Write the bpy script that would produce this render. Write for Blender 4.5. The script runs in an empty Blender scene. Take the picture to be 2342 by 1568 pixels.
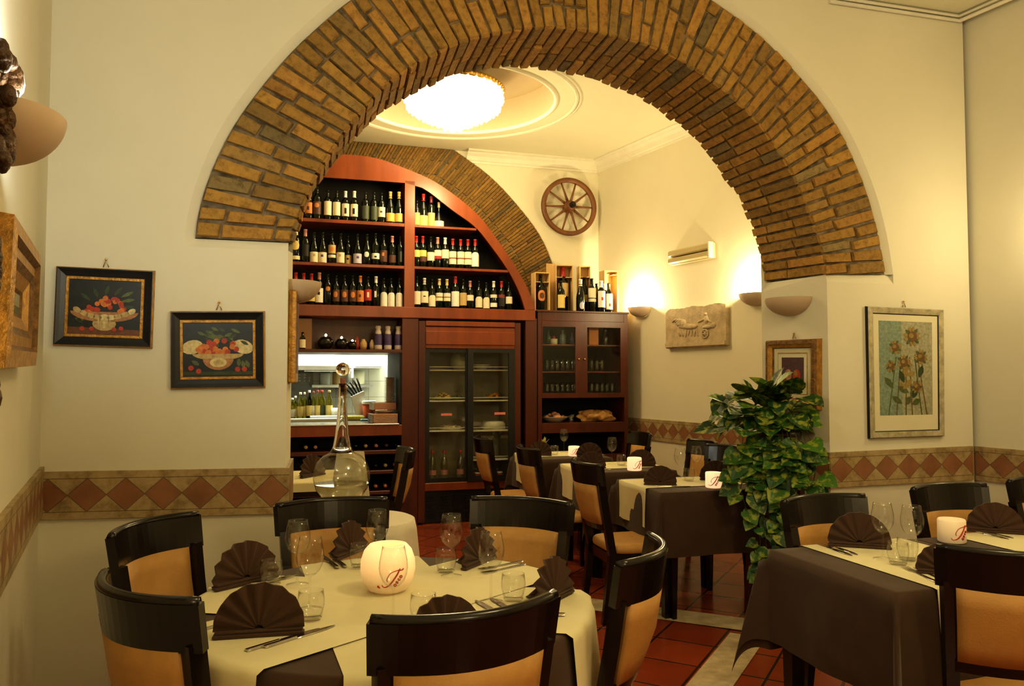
import bpy, math, random
from math import sin, cos, pi, atan2, atan, sqrt, radians
from mathutils import Vector, Matrix
random.seed(7)
SC = bpy.context.scene
COL = SC.collection
# ---------------------------------------------------------------- camera
F, W, H = 1786.0, 2342, 1568
CH = 1.45
PT = atan(78 / F)
cam = bpy.data.cameras.new('camera'); cam.sensor_width = 36; cam.lens = F / W * 36
cam.clip_start = 0.05
camo = bpy.data.objects.new('camera', cam); COL.objects.link(camo)
camo.location = (0, 0, CH); camo.rotation_euler = (pi / 2 + PT, 0, 0)
SC.camera = camo
SC.view_settings.view_transform = 'Standard'
SC.view_settings.look = 'None'
SC.view_settings.exposure = 0.0

def ray(x, y):
    u = (x - W / 2) / F; v = (H / 2 - y) / F
    return u, cos(PT) - v * sin(PT), sin(PT) + v * cos(PT)
def ph(x, y, h):
    dx, dy, dz = ray(x, y); t = (h - CH) / dz
    return Vector((dx * t, dy * t, h))

class Fr:
    """vertical wall frame: x axis = left to right seen from the room, y axis = into the wall"""
    def __init__(s, o, e):
        s.o = Vector((o[0], o[1], 0)); s.e = Vector((e[0], e[1], 0)).normalized()
        s.n = Vector((-s.e.y, s.e.x, 0)); s.a = atan2(s.e.y, s.e.x)
    def pt(s, u, d, z): return s.o + s.e * u + s.n * d + Vector((0, 0, z))
    def px(s, x, y, d=0.0):
        dx, dy, dz = ray(x, y)
        o = s.o + s.n * d
        t = (o.x * s.n.x + o.y * s.n.y) / (dx * s.n.x + dy * s.n.y)
        p = Vector((dx * t, dy * t, 0)) - s.o
        return p.x * s.e.x + p.y * s.e.y, CH + dz * t

ARCH = Fr((0, 4.24), (1, .275))
TH = 0.50                                  # wall thickness of the arch wall
SHELF = Fr((0, 8.0), (1, .30))
BACK = Fr((0, 8.8925), (1, .30))
LEFT = Fr((-2.186, 3.638), (-.511, 1))
RIGHT = Fr((3.0, 5.07), (.47, -1))
BRIGHT = Fr((1.025, 9.2), (.53, -1))
CZ_F, CZ_B = 3.84, 4.0

# ---------------------------------------------------------------- mesh builder
class B:
    def __init__(s): s.v = []; s.f = []; s.mi = []; s.m = 0; s.sm = []; s.smooth = False; s.uv = {}; s.col = []; s.c = None
    def face(s, idx, uv=None):
        s.f.append(tuple(idx)); s.mi.append(s.m); s.sm.append(s.smooth); s.col.append(s.c)
        if uv: s.uv[len(s.f) - 1] = uv
    def add(s, vs):
        i = len(s.v); s.v.extend([tuple(p) for p in vs]); return i
    def quad(s, a, b, c, d, uv=None):
        i = s.add((a, b, c, d)); s.face((i, i + 1, i + 2, i + 3), uv); return s
    def poly(s, pts):
        i = s.add(pts); s.face(range(i, i + len(pts))); return s
    def box(s, x0, x1, y0, y1, z0, z1, M=None, bev=0.0):
        if bev > 0:
            b = min(bev, abs(x1 - x0) / 2.2, abs(y1 - y0) / 2.2, abs(z1 - z0) / 2.2)
            vs = []
            for sz, zz in ((0, z0), (1, z1)):
                pass
            rings = []
            for zz, ins in ((z0, b), (z0 + b, 0), (z1 - b, 0), (z1, b)):
                xa, xb, ya, yb = x0 + ins, x1 - ins, y0 + ins, y1 - ins
                c = b * .6
                rings.append([(xa + c, ya, zz), (xb - c, ya, zz), (xb, ya + c, zz), (xb, yb - c, zz), (xb - c, yb, zz), (xa + c, yb, zz), (xa, yb - c, zz), (xa, ya + c, zz)])
            if M: rings = [[M @ Vector(p) for p in r] for r in rings]
            ids = [s.add(r) for r in rings]
            for k in range(3):
                for j in range(8):
                    j2 = (j + 1) % 8
                    s.face((ids[k] + j, ids[k] + j2, ids[k + 1] + j2, ids[k + 1] + j))
            s.face([ids[0] + j for j in range(7, -1, -1)]); s.face([ids[3] + j for j in range(8)])
            return s
        vs = [(x0, y0, z0), (x1, y0, z0), (x1, y1, z0), (x0, y1, z0), (x0, y0, z1), (x1, y0, z1), (x1, y1, z1), (x0, y1, z1)]
        return s.hexa(vs, M)
    def hexa(s, vs, M=None):
        if M: vs = [M @ Vector(p) for p in vs]
        i = s.add(vs)
        for q in ((3, 2, 1, 0), (4, 5, 6, 7), (0, 1, 5, 4), (1, 2, 6, 5), (2, 3, 7, 6), (3, 0, 4, 7)): s.face([i + k for k in q])
        return s
    def lathe(s, prof, n=24, M=None, a0=0.0, a1=2 * pi, cap0=False, cap1=False):
        full = abs(a1 - a0 - 2 * pi) < 1e-6
        m = n if full else n + 1
        ids = []
        for r, z in prof:
            ring = [Vector((r * cos(a0 + (a1 - a0) * j / n), r * sin(a0 + (a1 - a0) * j / n), z)) for j in range(m)]
            if M: ring = [M @ p for p in ring]
            ids.append(s.add(ring))
        sm = s.smooth; s.smooth = True
        for k in range(len(prof) - 1):
            for j in range(n):
                j2 = (j + 1) % m
                s.face((ids[k] + j, ids[k] + j2, ids[k + 1] + j2, ids[k + 1] + j))
        s.smooth = sm
        if cap0: s.face([ids[0] + j for j in range(m - 1, -1, -1)])
        if cap1: s.face([ids[-1] + j for j in range(m)])
        return s
    def cyl(s, r, z0, z1, n=20, M=None, r2=None):
        return s.lathe([(r, z0), (r if r2 is None else r2, z1)], n, M, cap0=True, cap1=True)
    def ball(s, c, rx, ry=None, rz=None, n=14, k=8):
        ry = ry or rx; rz = rz or rx
        M = Matrix.Translation(c) @ Matrix.Diagonal((rx, ry, rz, 1))
        return s.lathe([(max(1e-4, sin(pi * i / k)), -cos(pi * i / k)) for i in range(k + 1)], n, M)
    def tube(s, pts, r, n=8, closed=False, caps=True):
        pts = [Vector(p) for p in pts]; m = len(pts); ids = []
        rr = r if isinstance(r, (list, tuple)) else [r] * m
        ref = None
        for i, p in enumerate(pts):
            if closed: t = pts[(i + 1) % m] - pts[i - 1]
            else: t = pts[min(i + 1, m - 1)] - pts[max(i - 1, 0)]
            if t.length < 1e-9: t = Vector((0, 0, 1))
            t.normalize()
            if ref is None: ref = Vector((0, 0, 1)) if abs(t.z) < .9 else Vector((1, 0, 0))
            x = ref - t * ref.dot(t)
            if x.length < 1e-6: x = t.orthogonal()
            x.normalize(); y = t.cross(x); ref = x
            ids.append(s.add([p + (x * cos(2 * pi * j / n) + y * sin(2 * pi * j / n)) * rr[i] for j in range(n)]))
        sm = s.smooth; s.smooth = True
        for k in range(m if closed else m - 1):
            a, b = ids[k], ids[(k + 1) % m]
            for j in range(n):
                j2 = (j + 1) % n
                s.face((a + j, a + j2, b + j2, b + j))
        s.smooth = sm
        if caps and not closed:
            s.face([ids[0] + j for j in range(n - 1, -1, -1)]); s.face([ids[-1] + j for j in range(n)])
        return s
    def grid(s, fn, nu, nv, closed_u=False):
        i = s.add([fn(a / nu, b / nv) for b in range(nv + 1) for a in range(nu + 1)])
        for b in range(nv):
            for a in range(nu):
                k = i + b * (nu + 1) + a
                s.face((k, k + 1, k + nu + 2, k + nu + 1), ((a / nu, b / nv), ((a + 1) / nu, b / nv), ((a + 1) / nu, (b + 1) / nv), (a / nu, (b + 1) / nv)))
        return s
    def shell(s, fn, nu, nv, t):
        """closed sheet: fn(u,v)->(point, normal); thickness t along the normal"""
        n0 = len(s.v); N = (nu + 1) * (nv + 1)
        P = [fn(a / nu, b / nv) for b in range(nv + 1) for a in range(nu + 1)]
        s.add([p for p, q in P]); s.add([p + q * t for p, q in P])
        for b in range(nv):
            for a in range(nu):
                k = n0 + b * (nu + 1) + a
                s.face((k, k + nu + 1, k + nu + 2, k + 1)); s.face((k + N, k + N + 1, k + N + nu + 2, k + N + nu + 1))
        for a in range(nu):
            k = n0 + a; s.face((k, k + 1, k + 1 + N, k + N))
            k = n0 + nv * (nu + 1) + a; s.face((k + 1, k, k + N, k + 1 + N))
        for b in range(nv):
            k = n0 + b * (nu + 1); s.face((k + nu + 1, k, k + N, k + nu + 1 + N))
            k = k + nu; s.face((k, k + nu + 1, k + nu + 1 + N, k + N))
        return s
    def merge(s, o, M=None):
        n = len(s.v); s.v.extend([tuple(M @ Vector(p)) if M else p for p in o.v])
        for k, f in enumerate(o.f):
            s.f.append(tuple(i + n for i in f)); s.mi.append(o.mi[k]); s.sm.append(o.sm[k]); s.col.append(o.col[k])
        return s
    def mesh(s, name, mats):
        me = bpy.data.meshes.new(name); me.from_pydata(s.v, [], s.f)
        if not isinstance(mats, (list, tuple)): mats = [mats]
        for m in mats: me.materials.append(m)
        me.polygons.foreach_set('material_index', s.mi); me.polygons.foreach_set('use_smooth', s.sm)
        if s.uv:
            L = me.uv_layers.new(name='UVMap')
            for k, p in enumerate(me.polygons):
                if k in s.uv:
                    for li, uv in zip(p.loop_indices, s.uv[k]): L.data[li].uv = uv
        if any(c is not None for c in s.col):
            A = me.color_attributes.new('tint', 'FLOAT_COLOR', 'CORNER')
            for k, p in enumerate(me.polygons):
                c = s.col[k] or (.5, .5, .5)
                for li in p.loop_indices: A.data[li].color = (c[0], c[1], c[2], 1)
        me.update(); return me

def clean(n): return n
def obj(name, b, mats, parent=None, me=None):
    me = me or b.mesh(name, mats)
    o = bpy.data.objects.new(name, me); COL.objects.link(o)
    if parent: o.parent = parent
    return o
def tag(o, label, cat, group=None):
    o['label'] = label; o['category'] = cat
    if group: o['group'] = group
    return o
def thing(name, label, cat, loc=(0, 0, 0), rz=0.0, group=None):
    o = bpy.data.objects.new(name, None); COL.objects.link(o); o.empty_display_size = .05
    o.location = loc; o.rotation_euler = (0, 0, rz)
    return tag(o, label, cat, group)
def struct(name, b, mats, label=None, parent=None):
    o = obj(name, b, mats, parent)
    if not parent:
        o['kind'] = 'structure'
        if label: o['label'] = label
    return o
def dup(root, label, loc=None, rz=None, group=None, sc=None):
    r = root.copy(); COL.objects.link(r)
    if loc is not None: r.location = loc
    if rz is not None: r.rotation_euler = (0, 0, rz)
    if sc is not None: r.scale = (sc, sc, sc)
    r['label'] = label
    if group: r['group'] = group
    for ch in list(root.children):
        c = ch.copy(); COL.objects.link(c); c.parent = r
        for g in list(ch.children):
            d = g.copy(); COL.objects.link(d); d.parent = c
    return r
ORD = ['first', 'second', 'third', 'fourth', 'fifth', 'sixth', 'seventh', 'eighth', 'ninth', 'tenth', 'eleventh', 'twelfth', 'thirteenth', 'fourteenth', 'fifteenth', 'sixteenth', 'seventeenth', 'eighteenth', 'nineteenth', 'twentieth', 'twenty-first', 'twenty-second', 'twenty-third', 'twenty-fourth']

# ---------------------------------------------------------------- materials
def nt(name):
    m = bpy.data.materials.new(name); m.use_nodes = True
    n = m.node_tree; p = n.nodes['Principled BSDF']; return m, n, p
def ramp(n, fac, stops):
    r = n.nodes.new('ShaderNodeValToRGB'); el = r.color_ramp.elements
    el[0].position, el[0].color = stops[0][0], (*stops[0][1], 1); el[1].position, el[1].color = stops[-1][0], (*stops[-1][1], 1)
    for p, c in stops[1:-1]:
        e = el.new(p); e.color = (*c, 1)
    n.links.new(fac, r.inputs[0]); return r.outputs[0]
def noise(n, scale, detail=3, vec=None, stretch=None, rough=.55):
    t = n.nodes.new('ShaderNodeTexNoise'); t.inputs['Scale'].default_value = scale; t.inputs['Detail'].default_value = detail; t.inputs['Roughness'].default_value = rough
    c = n.nodes.new('ShaderNodeTexCoord'); mp = n.nodes.new('ShaderNodeMapping')
    n.links.new(c.outputs['Object'] if vec is None else vec, mp.inputs[0])
    if stretch: mp.inputs['Scale'].default_value = stretch
    n.links.new(mp.outputs[0], t.inputs['Vector']); return t.outputs[0]
def bump(n, p, h, strength=.2, dist=.01):
    b = n.nodes.new('ShaderNodeBump'); b.inputs['Strength'].default_value = strength; b.inputs['Distance'].default_value = dist
    n.links.new(h, b.inputs['Height']); n.links.new(b.outputs[0], p.inputs['Normal'])
def mat(name, col, rough=.5, metal=0.0, var=.12, scale=8, bmp=0.0, bscale=None, emit=None, es=0, stretch=None, spec=None):
    m, n, p = nt(name)
    p.inputs['Roughness'].default_value = rough; p.inputs['Metallic'].default_value = metal
    if spec is not None: p.inputs['Specular IOR Level'].default_value = spec
    if var > 0:
        a = tuple(c * (1 - var) for c in col); b = tuple(min(1, c * (1 + var)) for c in col)
        n.links.new(ramp(n, noise(n, scale, 4, stretch=stretch), [(.3, a), (.7, b)]), p.inputs['Base Color'])
    else: p.inputs['Base Color'].default_value = (*col, 1)
    if bmp > 0: bump(n, p, noise(n, bscale or scale * 6, 4, stretch=stretch), bmp)
    if emit: p.inputs['Emission Color'].default_value = (*emit, 1); p.inputs['Emission Strength'].default_value = es
    m.diffuse_color = (*col, 1); return m
def flat(name, col, rough=.6): return mat(name, col, rough, var=0)
def thin_glass(name, tint=(.965, .965, .955), edge=(.42, .40, .34), rough=.02, refl=.085):
    m = bpy.data.materials.new(name); m.use_nodes = True; n = m.node_tree; n.nodes.clear()
    out = n.nodes.new('ShaderNodeOutputMaterial'); mix = n.nodes.new('ShaderNodeMixShader')
    tr = n.nodes.new('ShaderNodeBsdfTransparent'); gl = n.nodes.new('ShaderNodeBsdfGlossy'); gl.inputs['Roughness'].default_value = rough
    lw = n.nodes.new('ShaderNodeLayerWeight'); lw.inputs['Blend'].default_value = .35
    n.links.new(ramp(n, lw.outputs['Facing'], [(0, tint), (.65, tint), (1, edge)]), tr.inputs['Color'])
    fr = n.nodes.new('ShaderNodeMath'); fr.operation = 'MULTIPLY_ADD'
    pw = n.nodes.new('ShaderNodeMath'); pw.operation = 'POWER'; pw.inputs[1].default_value = 3
    n.links.new(lw.outputs['Facing'], pw.inputs[0]); n.links.new(pw.outputs[0], fr.inputs[0]); fr.inputs[1].default_value = .45; fr.inputs[2].default_value = refl
    n.links.new(fr.outputs[0], mix.inputs[0]); n.links.new(tr.outputs[0], mix.inputs[1]); n.links.new(gl.outputs[0], mix.inputs[2])
    n.links.new(mix.outputs[0], out.inputs[0]); return m
def wood(name, a, b, rough=.35, scale=5, stretch=(1, 1, .12), bm=.05):
    m, n, p = nt(name); p.inputs['Roughness'].default_value = rough
    f = noise(n, scale, 5, stretch=stretch, rough=.65)
    n.links.new(ramp(n, f, [(.32, a), (.68, b)]), p.inputs['Base Color'])
    bump(n, p, noise(n, scale * 8, 3, stretch=stretch), bm, .005); return m
def plaster(name, col):
    m, n, p = nt(name); p.inputs['Roughness'].default_value = .75
    f = noise(n, 1.3, 4)
    n.links.new(ramp(n, f, [(.3, tuple(c * .93 for c in col)), (.7, col)]), p.inputs['Base Color'])
    bump(n, p, noise(n, 22, 4), .10, .006); return m

M_wall = plaster('plaster_wall', (.80, .755, .60))
M_wall_b = plaster('plaster_back', (.82, .755, .57))
M_ceil = plaster('plaster_ceiling', (.84, .80, .60))
M_mould = mat('moulding', (.82, .77, .62), .6, var=.04)
def brick_mat():
    m, n, p = nt('old_brick'); p.inputs['Roughness'].default_value = .85
    at = n.nodes.new('ShaderNodeAttribute'); at.attribute_name = 'tint'
    mx = n.nodes.new('ShaderNodeMixRGB'); mx.blend_type = 'MULTIPLY'; mx.inputs[0].default_value = 1
    f = noise(n, 26, 6, rough=.7)
    n.links.new(at.outputs['Color'], mx.inputs[1]); n.links.new(ramp(n, f, [(.30, (.50, .47, .42)), (.5, (.92, .92, .9)), (.75, (1.15, 1.12, 1.0))]), mx.inputs[2])
    n.links.new(mx.outputs[0], p.inputs['Base Color']); bump(n, p, noise(n, 40, 6, rough=.7), .7, .02); return m
M_brick = brick_mat()
M_mortar = mat('old_mortar', (.20, .155, .10), .95, var=.6, scale=14, bmp=.8, bscale=30)
def floor_mat():
    m, n, p = nt('terracotta_tiles'); p.inputs['Roughness'].default_value = .22
    c = n.nodes.new('ShaderNodeTexCoord'); mp = n.nodes.new('ShaderNodeMapping')
    mp.inputs['Rotation'].default_value = (0, 0, radians(28.8)); mp.inputs['Location'].default_value = (.11, .02, 0)
    br = n.nodes.new('ShaderNodeTexBrick'); br.offset = 0; br.inputs['Scale'].default_value = 1
    br.inputs['Brick Width'].default_value = .33; br.inputs['Row Height'].default_value = .33; br.inputs['Mortar Size'].default_value = .008; br.inputs['Mortar Smooth'].default_value = .3; br.inputs['Bias'].default_value = -.1
    br.inputs['Color1'].default_value = (.36, .075, .026, 1); br.inputs['Color2'].default_value = (.27, .05, .018, 1); br.inputs['Mortar'].default_value = (.06, .025, .014, 1)
    n.links.new(c.outputs['Object'], mp.inputs[0]); n.links.new(mp.outputs[0], br.inputs['Vector'])
    mx = n.nodes.new('ShaderNodeMixRGB'); mx.blend_type = 'MULTIPLY'; mx.inputs[0].default_value = .8
    n.links.new(br.outputs['Color'], mx.inputs[1]); n.links.new(ramp(n, noise(n, 2.2, 3), [(.3, (.78, .74, .7)), (.7, (1.12, 1.1, 1.05))]), mx.inputs[2])
    n.links.new(mx.outputs[0], p.inputs['Base Color'])
    b = n.nodes.new('ShaderNodeBump'); b.invert = True; b.inputs['Strength'].default_value = .4; b.inputs['Distance'].default_value = .004
    n.links.new(br.outputs['Fac'], b.inputs['Height']); n.links.new(b.outputs[0], p.inputs['Normal'])
    n.links.new(ramp(n, noise(n, 9, 4), [(.3, (.16, .16, .16)), (.7, (.26, .26, .26))]), p.inputs['Roughness']); return m
M_floor = floor_mat()
M_trav = mat('travertine', (.58, .47, .30), .35, var=.3, scale=12, stretch=(1, 1, 1), bmp=.15, bscale=50)
def band_mat():
    m, n, p = nt('marble_diamond_band'); p.inputs['Roughness'].default_value = .45
    uv = n.nodes.new('ShaderNodeUVMap'); uv.uv_map = 'UVMap'
    sp = n.nodes.new('ShaderNodeSeparateXYZ'); n.links.new(uv.outputs[0], sp.inputs[0])
    def mth(op, a, b=None, c=None):
        k = n.nodes.new('ShaderNodeMath'); k.operation = op
        for i, q in enumerate((a, b, c)):
            if q is None: continue
            if isinstance(q, (int, float)): k.inputs[i].default_value = q
            else: n.links.new(q, k.inputs[i])
        return k.outputs[0]
    fu = mth('FRACT', sp.outputs[0]); au = mth('MULTIPLY', mth('ABSOLUTE', mth('SUBTRACT', fu, .5)), 2)
    v2 = mth('DIVIDE', mth('SUBTRACT', sp.outputs[1], .5), .70); av = mth('MULTIPLY', mth('ABSOLUTE', v2), 2)
    dsum = mth('ADD', au, av)
    inside = mth('LESS_THAN', dsum, .97)
    line1 = mth('LESS_THAN', mth('ABSOLUTE', mth('SUBTRACT', dsum, 1.0)), .03)
    line2 = mth('LESS_THAN', mth('ABSOLUTE', mth('SUBTRACT', av, 1.0)), .022)
    inband = mth('LESS_THAN', av, 1.0)
    line = mth('MAXIMUM', mth('MULTIPLY', line1, inband), line2)
    t1 = ramp(n, noise(n, 11, 6, rough=.7), [(.28, (.17, .11, .045)), (.5, (.42, .31, .155)), (.72, (.52, .41, .23))])
    t2 = ramp(n, noise(n, 7, 5), [(.3, (.24, .11, .052)), (.7, (.36, .17, .085))])
    mx = n.nodes.new('ShaderNodeMixRGB'); n.links.new(inside, mx.inputs[0]); n.links.new(t1, mx.inputs[1]); n.links.new(t2, mx.inputs[2])
    my = n.nodes.new('ShaderNodeMixRGB'); n.links.new(mth('MULTIPLY', line, .75), my.inputs[0]); n.links.new(mx.outputs[0], my.inputs[1]); my.inputs[2].default_value = (.06, .04, .02, 1)
    n.links.new(my.outputs[0], p.inputs['Base Color']); return m
M_band = band_mat()
M_redwood = wood('mahogany', (.16, .034, .010), (.28, .066, .017), .3)
M_redwood_d = wood('mahogany_dark', (.062, .012, .005), (.12, .024, .008), .35)
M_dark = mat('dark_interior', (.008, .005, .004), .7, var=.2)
M_black = wood('ebony_stained_wood', (.006, .004, .003), (.014, .009, .007), .22, 6)
M_tan = mat('tan_upholstery', (.52, .285, .085), .55, var=.06, scale=20, bmp=.12, bscale=160)
def fabric(name, col, rough=.9, var=.1):
    m, n, p = nt(name); p.inputs['Roughness'].default_value = rough; p.inputs['Sheen Weight'].default_value = .15
    n.links.new(ramp(n, noise(n, 9, 4), [(.3, tuple(c * (1 - var) for c in col)), (.7, tuple(c * (1 + var) for c in col))]), p.inputs['Base Color'])
    bump(n, p, noise(n, 320, 2), .12, .002); return m
M_brown = fabric('brown_cloth', (.062, .032, .016)); M_nap = fabric('brown_napkin', (.068, .032, .016))
M_cream = fabric('cream_cloth', (.80, .72, .44), var=.03); M_white = fabric('white_cloth', (.80, .72, .54), var=.03)
M_steel = mat('steel', (.62, .62, .60), .22, 1.0, var=.05)
M_cutl = mat('cutlery_steel', (.55, .52, .46), .18, 1.0, var=0)
M_gold = mat('gilt', (.46, .24, .045), .36, .35, var=.35, scale=30, bmp=.5, bscale=70)
M_gold_d = mat('gilt_dark', (.19, .095, .025), .5, .25, var=.5, scale=35, bmp=.8, bscale=80)
M_navy = mat('navy_black_frame', (.008, .009, .014), .35, var=.3)
M_silver = mat('silver_leaf', (.46, .41, .27), .4, .15, var=.3, scale=25, bmp=.2)
M_mat = mat('cream_passepartout', (.74, .68, .48), .8, var=.02)
M_ceramic = mat('ceramic_sconce', (.62, .48, .34), .6, var=.04)
M_glass = thin_glass('clear_glass', (.985, .985, .975), (.34, .32, .26), refl=.04)
M_pane = thin_glass('glass_pane', (.86, .88, .84), (.5, .5, .45), .03, .05)
M_bottle = mat('dark_bottle_glass', (.004, .007, .004), .08, var=0)
M_brass = mat('brass', (.75, .5, .16), .25, 1.0, var=.05)
M_iron = mat('iron', (.02, .018, .016), .5, .6, var=.3)
# ================================================================ ROOM SHELL
def fill(pts, n):
    """resample polyline by arc length into n+1 points (after catmull-rom smoothing)"""
    P = [Vector((p[0], p[1], 0)) for p in pts]; Q = []
    for i in range(len(P) - 1):
        p0 = P[max(i - 1, 0)]; p1 = P[i]; p2 = P[i + 1]; p3 = P[min(i + 2, len(P) - 1)]
        for k in range(8):
            t = k / 8
            Q.append(.5 * ((2 * p1) + (p2 - p0) * t + (2 * p0 - 5 * p1 + 4 * p2 - p3) * t * t + (3 * p1 - p0 - 3 * p2 + p3) * t ** 3))
    Q.append(P[-1])
    L = [0]
    for a, b in zip(Q, Q[1:]): L.append(L[-1] + (b - a).length)
    out = []; j = 0
    for i in range(n + 1):
        s = L[-1] * i / n
        while j < len(L) - 2 and L[j + 1] < s: j += 1
        t = (s - L[j]) / max(1e-9, L[j + 1] - L[j]); q = Q[j].lerp(Q[j + 1], min(1, max(0, t))); out.append((q.x, q.y))
    return out
NI = [(656.5, 553), (672, 505), (690, 462), (713, 410), (747, 350), (785, 299), (849, 222), (900, 175), (956, 137), (1015, 106), (1084, 81), (1191, 62), (1298, 58), (1400, 75), (1511, 108), (1618, 171), (1700, 238), (1765, 312), (1820, 400), (1857, 489), (1885, 569), (1892, 627)]
NO = [(445, 543), (452, 490), (475, 410), (520, 310), (583, 215), (660, 123), (720, 65), (790, 5), (900, -70), (1030, -125), (1230, -152), (1400, -125), (1530, -70), (1635, -2), (1750, 85), (1850, 190), (1905, 262), (1950, 345), (1990, 445), (2015, 540), (2029, 627)]
FI = [(668, 556), (680, 515), (700, 457), (740, 395), (807, 312), (858, 262), (930, 218), (985, 190), (1041, 166), (1127, 150), (1234, 151), (1340, 171), (1426, 201), (1490, 233), (1545, 273), (1580, 303), (1618, 342), (1661, 406), (1692, 449), (1720, 508), (1735, 560), (1748, 608), (1754, 643)]
NC = 70
ni = fill([ARCH.px(*p) for p in NI], NC); no = fill([ARCH.px(*p) for p in NO], NC); fi = fill([ARCH.px(*p, d=TH) for p in FI], NC)
def arc(lst, t):
    t = min(max(t, 0), 1) * NC; i = min(int(t), NC - 1); k = t - i
    return (lst[i][0] * (1 - k) + lst[i + 1][0] * k, lst[i][1] * (1 - k) + lst[i + 1][1] * k)
def archP(t, r, d):
    a, o, f = arc(ni, t), arc(no, t), arc(fi, t)
    u = a[0] + r * (o[0] - a[0]) + d * (f[0] - a[0]); z = a[1] + r * (o[1] - a[1]) + d * (f[1] - a[1])
    return ARCH.pt(u, d * TH, z)
uA, _ = ARCH.px(98, 1100); uD, _ = ARCH.px(2221, 1050); uB, _ = ARCH.px(656.5, 800); uC, _ = ARCH.px(1894, 800)
uBf, _ = ARCH.px(667, 800, TH); uCf, _ = ARCH.px(1743, 800, TH)
zL, zR = ni[0][1], ni[-1][1]
b = B()
def near(u, z, d=0): return ARCH.pt(u, d, z)
LIP = .045
oo = []
for i, (u, z) in enumerate(no):
    a = ni[i]; dv = Vector((u - a[0], z - a[1])); dv.normalize(); oo.append((u + dv.x * LIP, z + dv.y * LIP))
oo[0] = (no[0][0] - LIP, no[0][1]); oo[-1] = (no[-1][0] + LIP, no[-1][1])
ZT = CZ_F + .05
# left / right piers and field above the ring
b.quad(near(uA - .02, 0), near(oo[0][0], 0), near(oo[0][0], ZT), near(uA - .02, ZT))
b.quad(near(oo[0][0], 0), near(uB, 0), near(uB, zL - LIP), near(oo[0][0], zL - LIP))
b.quad(near(oo[-1][0], 0), near(uD + .02, 0), near(uD + .02, ZT), near(oo[-1][0], ZT))
b.quad(near(uC, 0), near(oo[-1][0], 0), near(oo[-1][0], zR - LIP), near(uC, zR - LIP))
for i in range(NC):
    (u0, z0), (u1, z1) = oo[i], oo[i + 1]
    if u1 > u0: b.quad(near(u0, min(z0, ZT)), near(u1, min(z1, ZT)), near(u1, ZT), near(u0, ZT))
    b.quad(near(no[i][0], no[i][1], .03), near(no[i + 1][0], no[i + 1][1], .03), near(u1, z1), near(u0, z0))
b.quad(near(oo[0][0], zL - LIP), near(uB, zL - LIP), near(uB, zL, .03), near(oo[0][0], no[0][1], .03))
b.quad(near(oo[0][0], zL - LIP), near(no[0][0], no[0][1], .03), near(oo[0][0], no[0][1] + .0), near(oo[0][0], zL))
b.quad(near(uC, zR - LIP), near(oo[-1][0], zR - LIP), near(oo[-1][0], no[-1][1], .03), near(uC, zR, .03)); b.quad(near(no[-1][0] - .02, zR - LIP, .031), near(oo[-1][0] + .01, zR - LIP, .031), near(oo[-1][0] + .01, zR + .10, .031), near(no[-1][0] - .02, zR + .10, .031)); b.quad(near(oo[-1][0], zR - LIP), near(oo[-1][0] + .001, zR - LIP), near(oo[-1][0] + .001, zR + .06), near(oo[-1][0], no[-1][1], .03))
# jambs, with the plaster shoulder under the springing
b.quad(near(uB, 0), near(uBf, 0, TH), near(uBf, zL + .02, TH), near(uB, zL - LIP))
b.quad(near(uCf, 0, TH), near(uC, 0), near(uC, zR - LIP), near(uCf, zR - .06, TH))
b.quad(near(uCf, zR - .06, TH), near(uC, zR - LIP), near(uC, zR, .01), near(uCf + .03, zR + .0, TH))
# far face
ff = [(uBf, zL)] + fi + [(uCf, zR)]
b.quad(near(uBf, 0, TH), near(-4.3, 0, TH), near(-4.3, CZ_B, TH), near(uBf, CZ_B, TH))
b.quad(near(4.3, 0, TH), near(uCf, 0, TH), near(uCf, CZ_B, TH), near(4.3, CZ_B, TH))
for i in range(NC):
    (u0, z0), (u1, z1) = fi[i], fi[i + 1]
    if u1 > u0: b.quad(near(u1, z1, TH), near(u0, z0, TH), near(u0, CZ_B, TH), near(u1, CZ_B, TH))
struct('wall_middle', b, M_wall, 'cream plaster wall with the big round arch opening')

# brick arch: mortar bed plus single bricks standing proud
b = B(); b.m = 0
for i in range(NC):
    t0, t1 = i / NC, (i + 1) / NC
    b.quad(archP(t0, -.0, .04), archP(t1, 0, .04), archP(t1, 1, .04), archP(t0, 1, .04))
    b.quad(archP(t1, 0, .04), archP(t0, 0, .04), archP(t0, 0, 1.0), archP(t1, 0, 1.0))
b.m = 1
rb = random.Random(3); TS = [1.0]
def tint():
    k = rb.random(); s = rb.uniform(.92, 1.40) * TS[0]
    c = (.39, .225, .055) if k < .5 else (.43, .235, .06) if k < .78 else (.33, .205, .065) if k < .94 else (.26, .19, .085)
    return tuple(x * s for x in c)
def frust(q, nrm, h, ins):
    """q: 4 base points; raised face inset towards the centre"""
    c = sum(q, Vector()) / 4
    top = []
    for p in q:
        v = c - p; l = v.length
        top.append(p + v * min(.4, ins / l * 1.3) + nrm * (h + rb.uniform(-.003, .003)) + Vector((rb.uniform(-1, 1), rb.uniform(-1, 1), rb.uniform(-1, 1))) * .0025)
    mid = [p + nrm * h * .55 + (c - p) * .02 for p in q]
    b.c = tint(); i = b.add(list(q) + mid + top)
    for a in range(4):
        a2 = (a + 1) % 4
        b.face((i + a, i + a2, i + 4 + a2, i + 4 + a)); b.face((i + 4 + a, i + 4 + a2, i + 8 + a2, i + 8 + a))
    b.face((i + 8, i + 9, i + 10, i + 11))
nd = -ARCH.n
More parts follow.
